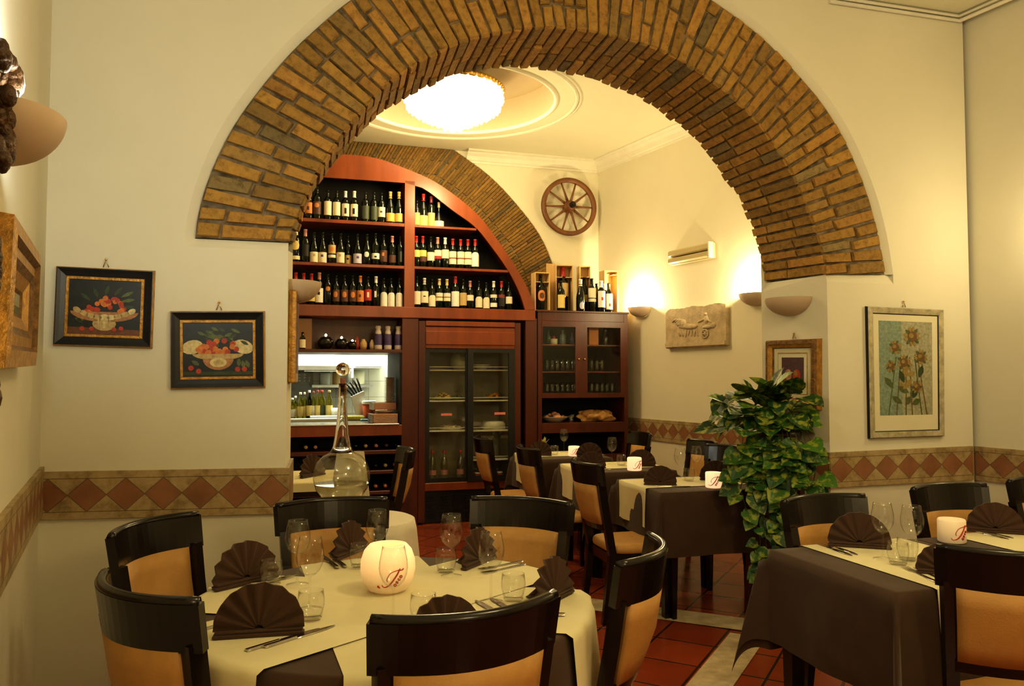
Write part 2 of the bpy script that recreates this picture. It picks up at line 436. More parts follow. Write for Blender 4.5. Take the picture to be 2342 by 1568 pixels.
for i in range(NC):
    g = .0013 + rb.uniform(-.0004, .0008)
    t0, t1 = i / NC + g, (i + 1) / NC - g
    cuts = [[0, .5, 1], [0, .27, .78, 1], [0, .62, 1], [0, .34, 1], [0, .2, .7, 1]][rb.randrange(5)]
    cuts = [c + (rb.uniform(-.05, .05) if 0 < c < 1 else 0) for c in cuts]; cuts[0] = -.035
    wt = rb.uniform(-.0016, .0016)
    for a, c in zip(cuts, cuts[1:]):
        q = [archP(t0 + wt, a + .012, .04), archP(t1 + wt, a + .012, .04), archP(t1 - wt, c - .012, .04), archP(t0 - wt, c - .012, .04)]
        frust(q, nd, rb.uniform(.014, .024), .007)
    cuts = [[0, .45, 1], [0, .3, .8, 1], [0, .6, 1], [0, .25, .7, 1]][rb.randrange(4)]
    cuts = [c + (rb.uniform(-.06, .06) if 0 < c < 1 else 0) for c in cuts]; cuts[0] = .0; cuts[-1] = 1.0 + rb.uniform(.0, .05)
    mid = archP((t0 + t1) / 2, 0, .5); inw = (archP((t0 + t1) / 2, -1, .5) - mid).normalized()
    for a, c in zip(cuts, cuts[1:]):
        q = [archP(t1, 0, a + .012), archP(t0, 0, a + .012), archP(t0, 0, c - .012), archP(t1, 0, c - .012)]
        frust(q, inw, rb.uniform(.012, .022), .006)
struct('trim_1', b, [M_mortar, M_brick], 'big round arch of old yellow brown bricks')

# back wall with the brick ring of the second arch and the kitchen opening
bO = fill([BACK.px(*p) for p in [(700, 290), (807, 300), (913, 310), (1000, 325), (1063, 363), (1127, 412), (1191, 482), (1234, 542), (1259, 598), (1276, 660), (1284, 720)]], 44)
ctr = (bO[0][0] - .9, .6)
u_l, _ = BACK.px(560, 500); u_c, _ = BACK.px(1370, 500)
hu0, hz0 = SHELF.px(668, 968); hu1, hz1 = SHELF.px(921, 806)
b = B()
def bk(u, z, d=0): return BACK.pt(u, d, z)
HU0, HU1, HZ0, HZ1 = hu0 - .75, hu1 + .08, hz0 - .02, hz1 + .30
b.quad(bk(-3.2, 0), bk(HU0, 0), bk(HU0, CZ_B), bk(-3.2, CZ_B)); b.quad(bk(HU1, 0), bk(u_c + .05, 0), bk(u_c + .05, CZ_B), bk(HU1, CZ_B))
b.quad(bk(HU0, 0), bk(HU1, 0), bk(HU1, HZ0), bk(HU0, HZ0)); b.quad(bk(HU0, HZ1), bk(HU1, HZ1), bk(HU1, CZ_B), bk(HU0, CZ_B))
struct('wall_back', b, M_wall_b, 'far cream plaster wall behind the wine shelves')
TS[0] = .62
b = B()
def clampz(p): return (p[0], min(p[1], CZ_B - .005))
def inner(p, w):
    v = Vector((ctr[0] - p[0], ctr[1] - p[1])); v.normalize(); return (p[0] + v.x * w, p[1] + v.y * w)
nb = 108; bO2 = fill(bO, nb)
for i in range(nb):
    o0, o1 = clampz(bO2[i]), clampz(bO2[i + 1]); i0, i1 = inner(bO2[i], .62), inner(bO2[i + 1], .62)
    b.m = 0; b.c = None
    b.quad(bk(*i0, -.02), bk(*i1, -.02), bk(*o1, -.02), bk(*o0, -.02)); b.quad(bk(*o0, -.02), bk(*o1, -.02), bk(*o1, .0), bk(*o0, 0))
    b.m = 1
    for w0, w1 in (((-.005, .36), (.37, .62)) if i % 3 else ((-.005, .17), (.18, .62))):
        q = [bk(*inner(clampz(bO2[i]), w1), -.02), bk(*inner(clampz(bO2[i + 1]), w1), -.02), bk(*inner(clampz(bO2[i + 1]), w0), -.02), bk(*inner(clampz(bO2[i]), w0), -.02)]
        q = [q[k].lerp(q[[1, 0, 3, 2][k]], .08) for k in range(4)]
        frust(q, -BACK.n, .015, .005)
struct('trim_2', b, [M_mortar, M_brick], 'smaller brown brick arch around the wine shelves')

# side walls
def wallq(fr, u0, u1, z0, z1, d=0): return [fr.pt(u0, d, z0), fr.pt(u1, d, z0), fr.pt(u1, d, z1), fr.pt(u0, d, z1)]
b = B(); b.quad(*wallq(LEFT, -6.0, .03, 0, CZ_F + .05)); struct('wall_left', b, M_wall, 'cream plaster wall at the left edge')
b = B(); b.quad(*wallq(RIGHT, -.03, 6.0, 0, CZ_F + .05)); struct('wall_right', b, M_wall, 'cream plaster wall at the right edge')
b = B(); b.quad(*wallq(BRIGHT, -.03, 5.2, 0, CZ_B)); struct('wall_back_right', b, M_wall_b, 'cream plaster wall of the back room with two lit sconces')
b = B(); b.quad((-2.62, 3.3, 0), (-2.62, 8.3, 0), (-2.62, 8.3, CZ_B), (-2.62, 3.3, CZ_B)); struct('wall_back_left', b, M_wall_b, 'left plaster wall of the back room behind the pier')
pl = LEFT.pt(-5.75, 0, 0); pr = RIGHT.pt(5.75, 0, 0)
b = B(); b.quad(pr, pl, pl + Vector((0, 0, CZ_F)), pr + Vector((0, 0, CZ_F))); struct('wall_rear', b, M_wall, 'plaster wall behind the viewer')
# floor
b = B(); b.quad((-7, -4, 0), (8, -4, 0), (8, 12, 0), (-7, 12, 0)); struct('floor', b, M_floor, 'red terracotta tile floor')
def strip(name, label, p, z=.004):
    b = B(); b.poly([ph(x, y, 0) + Vector((0, 0, z)) for x, y in p]); struct(name, b, M_trav, label)
j0 = ph(1665, 1438, 0); j1 = ph(1678, 1411, 0)
d1 = Vector((-.9028, .43, 0))
b = B(); zz = Vector((0, 0, .004)); b.quad(j0 - d1 * .55 + zz, j1 - d1 * .55 + zz, j1 + d1 * 4 + zz, j0 + d1 * 4 + zz); struct('trim_3', b, M_trav, 'travertine floor strip under the arch')
k0 = ph(1670, 1447, 0); k1 = ph(1569, 1568, 0); k2 = ph(1718, 1504, 0); k3 = ph(1678, 1568, 0)
dd = (k1 - k0).normalized(); w2 = (k3 - k1) - dd * (k3 - k1).dot(dd)
b = B(); zz = Vector((0, 0, .003)); b.quad(k0 + zz, k0 + dd * 3 + zz, k0 + dd * 3 + w2 + zz, k0 + w2 + zz); struct('trim_4', b, M_trav, 'travertine floor strip running towards the viewer')
# ceilings
b = B(); q = [pl, pr, ARCH.pt(uD + .3, .02, 0), ARCH.pt(uA - .3, .02, 0)]
b.poly([p + Vector((0, 0, CZ_F)) for p in q]); struct('ceiling', b, M_ceil, 'cream ceiling of the front room')
RC = Vector((-.52, 7.12, 0)); RR = .92
b = B(); N = 64
ring = [RC + Vector((cos(2 * pi * i / N), sin(2 * pi * i / N), 0)) * RR + Vector((0, 0, CZ_B)) for i in range(N)]
big = []
for i in range(N):
    a = 2 * pi * i / N; s = 6 / max(abs(cos(a)), abs(sin(a))); big.append(RC + Vector((cos(a) * s, sin(a) * s, CZ_B)))
# cut the outer border at the arch wall so the front room stays clear
def clipb(p):
    v = p - ARCH.o; k = v.dot(ARCH.n)
    if k < TH:
        c = RC - ARCH.o; kc = c.dot(ARCH.n); t = (kc - TH) / (kc - k); q = RC.lerp(Vector((p.x, p.y, 0)), t); return Vector((q.x, q.y, CZ_B))
    return p
big = [clipb(p) for p in big]
for i in range(N):
    j = (i + 1) % N; b.quad(ring[i], ring[j], big[j], big[i])
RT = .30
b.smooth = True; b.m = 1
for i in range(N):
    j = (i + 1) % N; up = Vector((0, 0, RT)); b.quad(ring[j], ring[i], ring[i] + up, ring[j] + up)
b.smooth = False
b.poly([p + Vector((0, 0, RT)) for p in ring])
struct('ceiling_back', b, [M_ceil, plaster('recess_shade_plaster', (.56, .45, .28))], 'cream ceiling of the back room with a round recess')  # recess coloured darker than the ceiling, shade painted into its plaster
b = B()
for R_, r_ in ((RR + .01, .022), (RR + .20, .018), (RR + .235, .012)):
    b.tube([RC + Vector((cos(2 * pi * i / 64) * R_, sin(2 * pi * i / 64) * R_, CZ_B)) for i in range(64)], r_, 6, closed=True)
struct('trim_5', b, M_mould, 'round plaster mouldings of the ceiling recess')
# crown mouldings
def crown(b, fr, u0, u1, zc, s=.13):
    prof = [(0, -s), (.012, -s), (.016, -s * .82), (.03, -s * .78), (.05, -s * .45), (.085, -s * .25), (.09, -s * .18), (.105, -s * .16), (s, -.012), (s, 0)]
    for (d0, z0), (d1_, z1) in zip(prof, prof[1:]):
        b.quad(fr.pt(u0, -d0, zc + z0), fr.pt(u1, -d0, zc + z0), fr.pt(u1, -d1_, zc + z1), fr.pt(u0, -d1_, zc + z1))
b = B(); crown(b, BRIGHT, 0, 5.1, CZ_B); crown(b, BACK, BACK.px(1066, 350)[0], u_c, CZ_B); struct('trim_6', b, M_mould, 'crown moulding of the back room')
b = B()
for zc, r_ in ((CZ_F - .05, .014), (CZ_F - .02, .012)):
    b.tube([ARCH.pt(2.05, -.012, zc), ARCH.pt(uD - .012, -.012, zc), RIGHT.pt(4, -.012, zc)], r_, 6)
struct('trim_7', b, M_mould, 'thin crown moulding in the front right corner')
# marble band with diamonds
def band(name, label, fr, u0, u1, zt0, zb0, zt1, zb1, pitch=.165, t=.018, phase=0.0, ends=(0, 0)):
    b = B(); U = lambda u: (u - u0) / pitch + phase
    P = lambda u, z, d: fr.pt(u, d, z)
    b.quad(P(u0, zb0, -t), P(u1, zb1, -t), P(u1, zt1, -t), P(u0, zt0, -t), ((U(u0), 0), (U(u1), 0), (U(u1), 1), (U(u0), 1)))
    b.quad(P(u0, zt0, -t), P(u1, zt1, -t), P(u1, zt1, 0), P(u0, zt0, 0), ((0, 0), (1, 0), (1, 0), (0, 0)))
    b.quad(P(u0, zb0, 0), P(u1, zb1, 0), P(u1, zb1, -t), P(u0, zb0, -t), ((0, 0), (1, 0), (1, 0), (0, 0)))
    for u, zb, zt in ((u0, zb0, zt0), (u1, zb1, zt1)):
        b.quad(P(u, zb, -t), P(u, zb, 0), P(u, zt, 0), P(u, zt, -t), ((0, 0), (0, 0), (0, 1), (0, 1)))
    struct(name, b, M_band, label)
def zpx(fr, x, yt, yb, d=-.018):
    return fr.px(x, yt, d)[1], fr.px(x, yb, d)[1]
a = zpx(ARCH, 100, 1079, 1188.5); c = zpx(ARCH, 655, 1070, 1174)
band('trim_8', 'marble diamond band on the wall left of the arch', ARCH, uA, uB + .018, *a, *c, phase=.35)
a = zpx(ARCH, 1896, 1034.8, 1115.4); c = zpx(ARCH, 2222, 1019.8, 1097)
band('trim_9', 'marble diamond band on the wall right of the arch', ARCH, uC - .018, uD, *a, *c, phase=.0, pitch=.1655)
ul0, zt = LEFT.px(0, 1185, -.02); _, zb = LEFT.px(0, 1372, -.02)
zA, zB_ = zpx(LEFT, 92, 1079, 1187)
band('trim_10', 'marble diamond band on the left wall', LEFT, ul0 - .6, .02, (zt + zA) / 2, (zb + zB_) / 2, zA, zB_)
z0, z1 = zpx(RIGHT, 2228, 1020, 1097); z2, z3 = zpx(RIGHT, 2340, 1030, 1109)
ur, _ = RIGHT.px(2340, 1060); band('trim_11', 'marble diamond band on the right wall', RIGHT, 0, ur + .5, z0, z1, z2, z3, phase=.4)
z0, z1 = zpx(BRIGHT, 1445, 955, 1000.5); z2, z3 = zpx(BRIGHT, 1655, 972, 1028.3)
u0, _ = BRIGHT.px(1445, 980); u1, _ = BRIGHT.px(1655, 1000)
sl0 = (z2 - z0) / (u1 - u0); sl1 = (z3 - z1) / (u1 - u0)
band('trim_12', 'marble diamond band on the far right wall', BRIGHT, u0 - .35, u1 + 1.6, z0 - .35 * sl0, z1 - .35 * sl1, z2, z3)
# jamb frames
pn, pf = ARCH.pt(uC, 0, 0), ARCH.pt(uCf, TH, 0)
RJ = Fr((pf.x, pf.y), (pn.x - pf.x, pn.y - pf.y)); RJL = (pn - pf).length
pn2, pf2 = ARCH.pt(uB, 0, 0), ARCH.pt(uBf, TH, 0)
LJ = Fr((pn2.x, pn2.y), (pf2.x - pn2.x, pf2.y - pn2.y)); LJL = (pf2 - pn2).length
z0, z1 = zpx(RJ, 1893, 1036, 1115); band('trim_13', 'marble diamond band on the right side of the opening', RJ, 0, RJL + .017, z0, z1, z0, z1, phase=.45)
z0, z1 = zpx(ARCH, 655, 1071, 1174); band('trim_14', 'marble diamond band on the left side of the opening', LJ, -.017, LJL, z0, z1, z0, z1)
# ================================================================ CHAIRS
def make_chair():
    r = thing('dining_chair', 'x', 'chair')
    HT, SZ = .93, .46
    def yb(z): return -.195 - .085 * (max(z, .40) - .40) / .53 - (.05 * (.40 - z) / .40 if z < .40 else 0)
    def hw(z): return .172 + .03 * max(0, z - .4) / .53
    def bow(s, z): return .066 * (1 - s * s) * min(1, max(0, (z - .4) / .3))
    def sheet(z0, z1, t, s0=-1, s1=1, off=0):
        def fn(a, c):
            s = s0 + (s1 - s0) * a; z = z0 + (z1 - z0) * c
            n = Vector((.55 * s, -1, -.12)); n.normalize()
            return Vector((s * hw(z), yb(z) - bow(s, z) + off, z)), n
        return fn
    b = B(); b.smooth = False; b.shell(sheet(.815, HT, .026, -1.11, 1.11), 16, 3, .028)
    b.smooth = True; b.tube([sheet(HT, HT, 0, -1.11, 1.11)(i / 16, 0)[0] + Vector((0, -.013, .0)) for i in range(17)], .0142, 8)
    obj('top_rail', b, M_black, r)
    b = B(); b.smooth = True; b.shell(sheet(.585, .818, .02, -.86, .86, .006), 12, 4, .034); obj('backrest', b, M_tan, r)
    b = B(); b.shell(sheet(.550, .588, .024, -.9, .9), 12, 1, .026); obj('lower_rail', b, M_black, r)
    for s in (-1, 1):
        b = B(); w = .019
        zs = [0, .2, .40, .46, .58, .70, .83]
        ids = []
        for z in zs:
            x = s * hw(z); y = yb(z) - .010 * min(1, max(0, (z - .4) / .3)); k = w if z > .35 else w * (.72 + .28 * z / .35)
            ids.append(b.add([(x - k, y - k * 1.2, z), (x + k, y - k * 1.2, z), (x + k, y + k * 1.2, z), (x - k, y + k * 1.2, z)]))
        for a, c in zip(ids, ids[1:]):
            for j in range(4): b.face((a + j, a + (j + 1) % 4, c + (j + 1) % 4, c + j))
        b.face([ids[0] + j for j in (3, 2, 1, 0)]); b.face([ids[-1] + j for j in range(4)])
        obj('leg', b, M_black, r)
        b = B(); x = s * .185; y = .195
        b.hexa([(x - .013, y - .013, 0), (x + .013, y - .013, 0), (x + .013, y + .013, 0), (x - .013, y + .013, 0), (x - .021, y - .021, .40), (x + .021, y - .021, .40), (x + .021, y + .021, .40), (x - .021, y + .021, .40)])
        obj('leg', b, M_black, r)
    b = B()
    b.box(-.19, .19, .185, .213, .345, .405); b.box(-.165, .165, -.205, -.178, .345, .405)
    for s in (-1, 1): b.box(s * .178 - .012, s * .178 + .012, -.19, .2, .345, .405)
    obj('seat_frame', b, M_black, r)
    b = B(); b.smooth = True
    def ring(z, k): return [(x * k, y * k + .01, z) for x, y in pts]
    pts = []
    for i in range(40):
        a = 2 * pi * i / 40; c, s_ = cos(a), sin(a); e = .38
        x = .208 * math.copysign(abs(c) ** e, c); y = .215 * math.copysign(abs(s_) ** e, s_)
        x *= 1 - .05 * (-y / .215) if y < 0 else 1
        pts.append((x, y))
    ids = [b.add(ring(z, k)) for z, k in ((.405, .93), (.412, .985), (.43, 1), (.447, .985), (.458, .93), (.463, .80), (.464, .5), (.464, .02))]
    for a, c in zip(ids, ids[1:]):
        for j in range(40): b.face((a + j, a + (j + 1) % 40, c + (j + 1) % 40, c + j))
    b.face([ids[0] + j for j in range(39, -1, -1)])
    obj('seat', b, M_tan, r)
    return r
CHAIR0 = make_chair(); used = [False]
def chair(p1, p2, tgt, label, group=None, push=0.0):
    """p1,p2: the two ends of the top rail in the photo; tgt: where the chair faces"""
    a, c = ph(*p1, .925), ph(*p2, .925); mid = (a + c) / 2
    dv = (c - a); dv.z = 0; dv.normalize(); f = Vector((-dv.y, dv.x, 0))
    if f.dot(Vector((tgt[0], tgt[1], 0)) - mid) < 0: f = -f
    rz = atan2(f.y, f.x) - pi / 2
    loc = mid + f * (.279 + push); loc.z = 0
    return place_chair(loc, rz, label, group)
def place_chair(loc, rz, label, group=None):
    if not used[0]:
        used[0] = True; CHAIR0.location = loc; CHAIR0.rotation_euler = (0, 0, rz); CHAIR0['label'] = label
        if group: CHAIR0['group'] = group
        return CHAIR0
    return dup(CHAIR0, label, loc, rz, group)
ZC = .755                       # wooden table top
RC0 = Vector((-.375, 2.44, 0)); RR0 = .60
G1, G2, G3 = 'chairs around the front round table', 'chairs at the right hand tables', 'chairs at the tables of the back room'
t = (RC0.x, RC0.y)
chair((250, 1318), (440, 1378), t, 'dark chair at the left front of the round table, cut by the bottom edge', G1)
chair((268, 1228), (441, 1181), t, 'dark chair left of the round table, its back seen square against the wall', G1)
chair((652, 1159), (868, 1146), t, 'dark chair at the far side of the round table in front of the glass decanter', G1)
chair((1088, 1144), (1297, 1158), t, 'dark chair at the far right of the round table towards the opening', G1)
chair((1420, 1293), (1481, 1230), t, 'dark chair right of the round table, seen in profile with a shiny curved rail', G1)
chair((878, 1420), (1244, 1367), t, 'dark chair in the near foreground with its back to the viewer', G1)
eT = ARCH.e; nT = ARCH.n
# right hand tables of the front room
TL1 = ph(1765, 1253, .762); TF1 = ph(2050, 1351, .762)
n1 = (TL1 - TF1); n1.z = 0; LEN1 = n1.length; n1.normalize(); e1 = Vector((n1.y, -n1.x, 0)); WT = .70
c1 = (TL1 + TF1) / 2 + e1 * WT / 2; c2 = c1 + e1 * (WT + .035)
chair((1803, 1151), (1968, 1138), c1, 'dark chair facing the viewer behind the nearer right table, beside the plant', G2)
chair((2097, 1122), (2247, 1113), c2, 'dark chair facing the viewer against the right wall, under the diamond band corner', G2)
_c = c1 - n1 * (LEN1 / 2 + .16) + e1 * .02
chair((2218, 1257), (2450, 1268), c1, 'dark chair at the right edge of the photo with its back to the viewer', G2)
_p = ph(2316, 1104, .925); _m = _p + e1 * .2; place_chair(Vector((_m.x, _m.y, 0)) - n1 * .28, atan2(-n1.y, -n1.x) - pi / 2, 'dark chair cut by the right edge of the photo against the right wall', G2)
# back room
def crn(p): return ph(*p, .762)
TC, TB, TA = crn((1513.6, 1125)), crn((1349, 1080)), crn((1226, 1049.5))
BW, BD = .68, .66
ctrT = [q + eT * BW / 2 + nT * BD / 2 for q in (TA, TB, TC)]
rz0 = ARCH.a
for q, lab in ((TA, 'dark chair at the left of the farthest table, in front of the glass fridge'), (TB, 'dark chair at the left of the middle back room table'), (TC, 'dark chair at the left of the nearest back room table, by the travertine strip')):
    m = q + nT * .20 - eT * .115; m.z = 0
    place_chair(m - eT * .0 + nT * .0, rz0 - pi / 2, lab, G3)
for q, lab in ((TA, 'dark chair at the right of the farthest table, in front of the wooden cupboard'), (TB, 'dark chair at the right of the middle back table, against the far right wall')):
    m = q + eT * (BW + .13) + nT * (.32 if q is TA else .34); m.z = 0
    place_chair(m, rz0 + pi / 2, lab, G3)
m = TC + eT * (BW + .05) + nT * .78; m.z = 0
place_chair(m, rz0 + pi * .62, 'dark chair half hidden by the trailing plant behind the nearest back table', G3)
LT = crn((745, 1099)); LTC = LT - eT * .20 + nT * .33
m = LT + eT * .26 + nT * .24; m.z = 0
place_chair(m, rz0 + pi / 2, 'dark chair left of the wine rack, partly behind the glass decanter', G3)

# ================================================================ TABLES AND CLOTHS
def leg_table(name, label, c, e, w, d, group):
    r = thing(name, label, 'table', (c.x, c.y, 0), atan2(e.y, e.x), group)
    b = B(); b.box(-w / 2, w / 2, -d / 2, d / 2, .725, ZC, bev=.006); obj('tabletop', b, M_black, r)
    b = B()
    for s in (-1, 1):
        b.box(-w / 2 + .05, w / 2 - .05, s * (d / 2 - .05) - .01, s * (d / 2 - .05) + .01, .655, .725); b.box(s * (w / 2 - .05) - .01, s * (w / 2 - .05) + .01, -d / 2 + .06, d / 2 - .06, .655, .725)
    obj('apron', b, M_black, r)
    for sx in (-1, 1):
        for sy in (-1, 1):
            x, y = sx * (w / 2 - .055), sy * (d / 2 - .055); b = B()
            b.hexa([(x - .024, y - .024, 0), (x + .024, y - .024, 0), (x + .024, y + .024, 0), (x - .024, y + .024, 0), (x - .034, y - .034, .725), (x + .034, y - .034, .725), (x + .034, y + .034, .725), (x - .034, y + .034, .725)])
            obj('leg', b, M_black, r)
    return r
def drape(w, d, ox, oy, z, seed=0, fold=.35, gap=.006, skip=()):
    """square cloth over a w x d top: overhang ox, oy; corners fall in a pointed fold"""
    b = B(); b.smooth = True; rr = random.Random(seed)
    ph_ = [rr.uniform(0, 6.28) for _ in range(4)]
    hx, hy = w / 2 + gap, d / 2 + gap
    def ax(hw, o):
        L = [-hw - o * k / 10 for k in range(10, 0, -1)] + [-hw, -hw + .012] + [(-hw + .012) + (2 * hw - .024) * k / 10 for k in range(1, 10)] + [hw - .012, hw] + [hw + o * k / 10 for k in range(1, 11)]
        return L
    X, Y = ax(hx, ox), ax(hy, oy)
    def P(x, y):
        dx = max(0, abs(x) - hx); dy = max(0, abs(y) - hy); sx = 1 if x > 0 else -1; sy = 1 if y > 0 else -1
        px, py = min(abs(x), hx) * sx, min(abs(y), hy) * sy
        if dx == 0 and dy == 0:
            ed = min(hx - abs(x), hy - abs(y)); return Vector((px, py, z - (.0035 if ed < .001 else 0)))
        if dx > 0 and dy > 0:
            m = min(dx, dy); t = sqrt(dx * dx + dy * dy)
            ang = atan2(dy, dx); k = sin(2 * ang)
            out = fold * t * k * .55 + .012
            return Vector((px + sx * (out * .72 + dx / t * .02), py + sy * (out * .72 + dy / t * .02), z - t * (1 - .04 * k) - .003))
        t = dx + dy; u = y if dx > 0 else x
        wob = .010 * sin(u * 13 + ph_[0 if dx > 0 else 1]) * min(1, t / .2) + .02 * t + .004 * sin(u * 31 + ph_[2]) * min(1, t / .3)
        return Vector((px + (sx * (wob + .010) if dx > 0 else 0), py + (sy * (wob + .010) if dy > 0 else 0), z - t - .003))
    nx, ny = len(X), len(Y)
    i0 = b.add([P(x, y) for y in Y for x in X])
    for j in range(ny - 1):
        for i in range(nx - 1):
            k = i0 + j * nx + i; b.face((k, k + 1, k + nx + 1, k + nx))
    return b
def runner(w, L, ov0, ov1, z, hd, gap=.014, seed=0):
    """strip lying along local y over a table of depth 2*hd"""
    b = B(); b.smooth = True
    ys = [-(hd + gap) - ov0 * k / 8 for k in range(8, 0, -1)] + [-(hd + gap), -(hd + gap) + .012] + [-(hd + gap) + .012 + (2 * (hd + gap) - .024) * k / 8 for k in range(1, 8)] + [hd + gap - .012, hd + gap] + [hd + gap + ov1 * k / 8 for k in range(1, 9)]
    xs = [-w / 2 + w * k / 12 for k in range(13)]
    def P(x, y):
        dy = max(0, abs(y) - hd - gap); s = 1 if y > 0 else -1
        wob = (.006 * sin(x * 17 + seed) + .004 * sin(x * 41)) * min(1, dy / .15) + .02 * dy
        return Vector((x, min(abs(y), hd + gap) * s + (s * (wob + .006) if dy > 0 else 0), z - dy - (.003 if dy > 0 or abs(abs(y) - hd - gap) < .001 else 0)))
    i0 = b.add([P(x, y) for y in ys for x in xs]); nx = 13
    for j in range(len(ys) - 1):
        for i in range(12):
            k = i0 + j * nx + i; b.face((k, k + 1, k + nx + 1, k + nx))
    return b
def cloth(name, b, m, c, e, label, cat='tablecloth', group=None):
    o = obj(name, b, m); o.location = (c.x, c.y, 0); o.rotation_euler = (0, 0, atan2(e.y, e.x)); return tag(o, label, cat, group)
ZB, ZR = .759, .7625
GT = 'square dining tables'
# right pair
for k, (c, nm) in enumerate(((c1, 'nearer right'), (c2, 'second right'))):
    leg_table('dining_table', 'dark square dining table under the brown cloth, ' + nm + ' table of the front room', c, e1, WT, LEN1, GT)
    cloth('tablecloth', drape(WT, LEN1, .015 if k else .36, .40, ZB, k + 3, .42) if k == 0 else drape(WT - .0, LEN1, .018, .36, ZB, 5), M_brown, c, e1, ('dark brown tablecloth on the nearer right table, hanging in a pointed corner' if k == 0 else 'dark brown tablecloth on the second right table behind'), group='brown tablecloths')
    cloth('table_runner', runner(.50, 0, .40, .3, ZR, LEN1 / 2, seed=k), M_cream, c + e1 * (.045 if k == 0 else .06), e1, 'cream cloth runner across the ' + nm + ' table of the front room', 'table runner', 'cream table runners')
# back trio: runner lies along the wall direction, falling towards the left chair
for q, c, nm, s in ((TA, ctrT[0], 'farthest', 1), (TB, ctrT[1], 'middle', 2), (TC, ctrT[2], 'nearest', 3)):
    leg_table('dining_table', 'dark square dining table under cloths, ' + nm + ' of the three back room tables', c, eT, BW, BD, GT)
    cloth('tablecloth', drape(BW, BD, .30, .38, ZB, s + 10, .4), M_brown, c, eT, 'dark brown tablecloth on the ' + nm + ' of the three back room tables', group='brown tablecloths')
    cloth('table_runner', runner(.42, 0, .24, .34, ZR, BW / 2, seed=s), M_cream, c + nT * .06, nT * -1, 'cream cloth runner across the ' + nm + ' of the three back room tables', 'table runner', 'cream table runners')
leg_table('dining_table', 'dark table half hidden behind the left pier of the arch', LTC, eT, BW, BD, GT)
cloth('tablecloth', drape(BW, BD, .06, .06, ZB, 31, .3), M_cream, LTC, eT, 'cream tablecloth with a short drop on the table behind the left pier')
# round table
r = thing('round_table', 'round dining table under brown and cream cloths in the foreground', 'table', (RC0.x, RC0.y, 0))
b = B(); b.smooth = True; b.lathe([(.01, .725), (RR0 - .01, .725), (RR0, .73), (RR0, ZC - .005), (RR0 - .005, ZC), (.01, ZC)], 64); obj('tabletop', b, M_black, r)
b = B(); b.lathe([(.05, .09), (.045, .4), (.06, .725)], 20); obj('pedestal', b, M_black, r)
for k in range(4):
    b = B(); M = Matrix.Rotation(pi / 4 + k * pi / 2, 4, 'Z'); b.hexa([(.03, -.03, .04), (.36, -.025, 0), (.36, .025, 0), (.03, .03, .04), (.03, -.03, .12), (.36, -.025, .03), (.36, .025, .03), (.03, .03, .12)], M); obj('leg', b, M_black, r)
b = B(); b.smooth = True; nA = 120
def rc(a, rr_, z, amp): return (cos(a) * (rr_ + amp * (sin(a * 9 + .6) + .5 * sin(a * 17))), sin(a) * (rr_ + amp * (sin(a * 9 + .6) + .5 * sin(a * 17))), z)
rings = [(.01, ZB, 0), (RR0 * .5, ZB, 0), (RR0 - .006, ZB, 0), (RR0 + .006, ZB - .004, 0), (RR0 + .013, ZB - .05, .002), (RR0 + .02, ZB - .15, .006), (RR0 + .03, ZB - .30, .012), (RR0 + .04, ZB - .44, .018)]
ids = [b.add([rc(2 * pi * i / nA, r_, z, am) for i in range(nA)]) for r_, z, am in rings]
for a, c in zip(ids, ids[1:]):
    for j in range(nA): b.face((a + j, a + (j + 1) % nA, c + (j + 1) % nA, c + j))
o = obj('tablecloth', b, M_brown); o.location = (RC0.x, RC0.y, 0); tag(o, 'dark brown round tablecloth showing between the cream strips on the round table', 'tablecloth', 'brown tablecloths')
def round_runner(w, z, ang, drop, label, seed):
    b = B(); b.smooth = True; nx = 22; R = RR0 + .016 + seed * .004
    def P(x, s):
        ae = sqrt(R * R - x * x)
        L = ae + drop
        y = s * L; ay = abs(y); sg = 1 if s > 0 else -1
        if ay <= ae - .012: return Vector((x, y, z))
        if ay <= ae: return Vector((x, y, z - .004 * (ay - ae + .012) / .012))
        dd = ay - ae; k = 1 + (.006 + .012 * sin(x * 23 + seed) * min(1, dd / .2) + .05 * dd) / R
        return Vector((x * k, sg * ae * k, z - .004 - dd))
    ss = [-1 + 2 * k / 90 for k in range(91)]
    i0 = b.add([P(-w / 2 + w * i / nx, s) for s in ss for i in range(nx + 1)])
    for j in range(90):
        for i in range(nx):
            k = i0 + j * (nx + 1) + i; b.face((k, k + 1, k + nx + 2, k + nx + 1))
    o = obj('table_runner', b, M_cream); o.location = (RC0.x, RC0.y, 0); o.rotation_euler = (0, 0, ang - pi / 2); tag(o, label, 'table runner', 'cream runners crossing on the round table')
round_runner(.44, .7615, radians(110), .30, 'cream runner on the round table, running from the near chair to the far left one', 0)
round_runner(.44, .7635, radians(170), .30, 'cream runner on the round table, running from the left chair to the right one', 1)
round_runner(.44, .7655, radians(49), .30, 'topmost cream runner on the round table, its thin edge line crossing the top', 2)
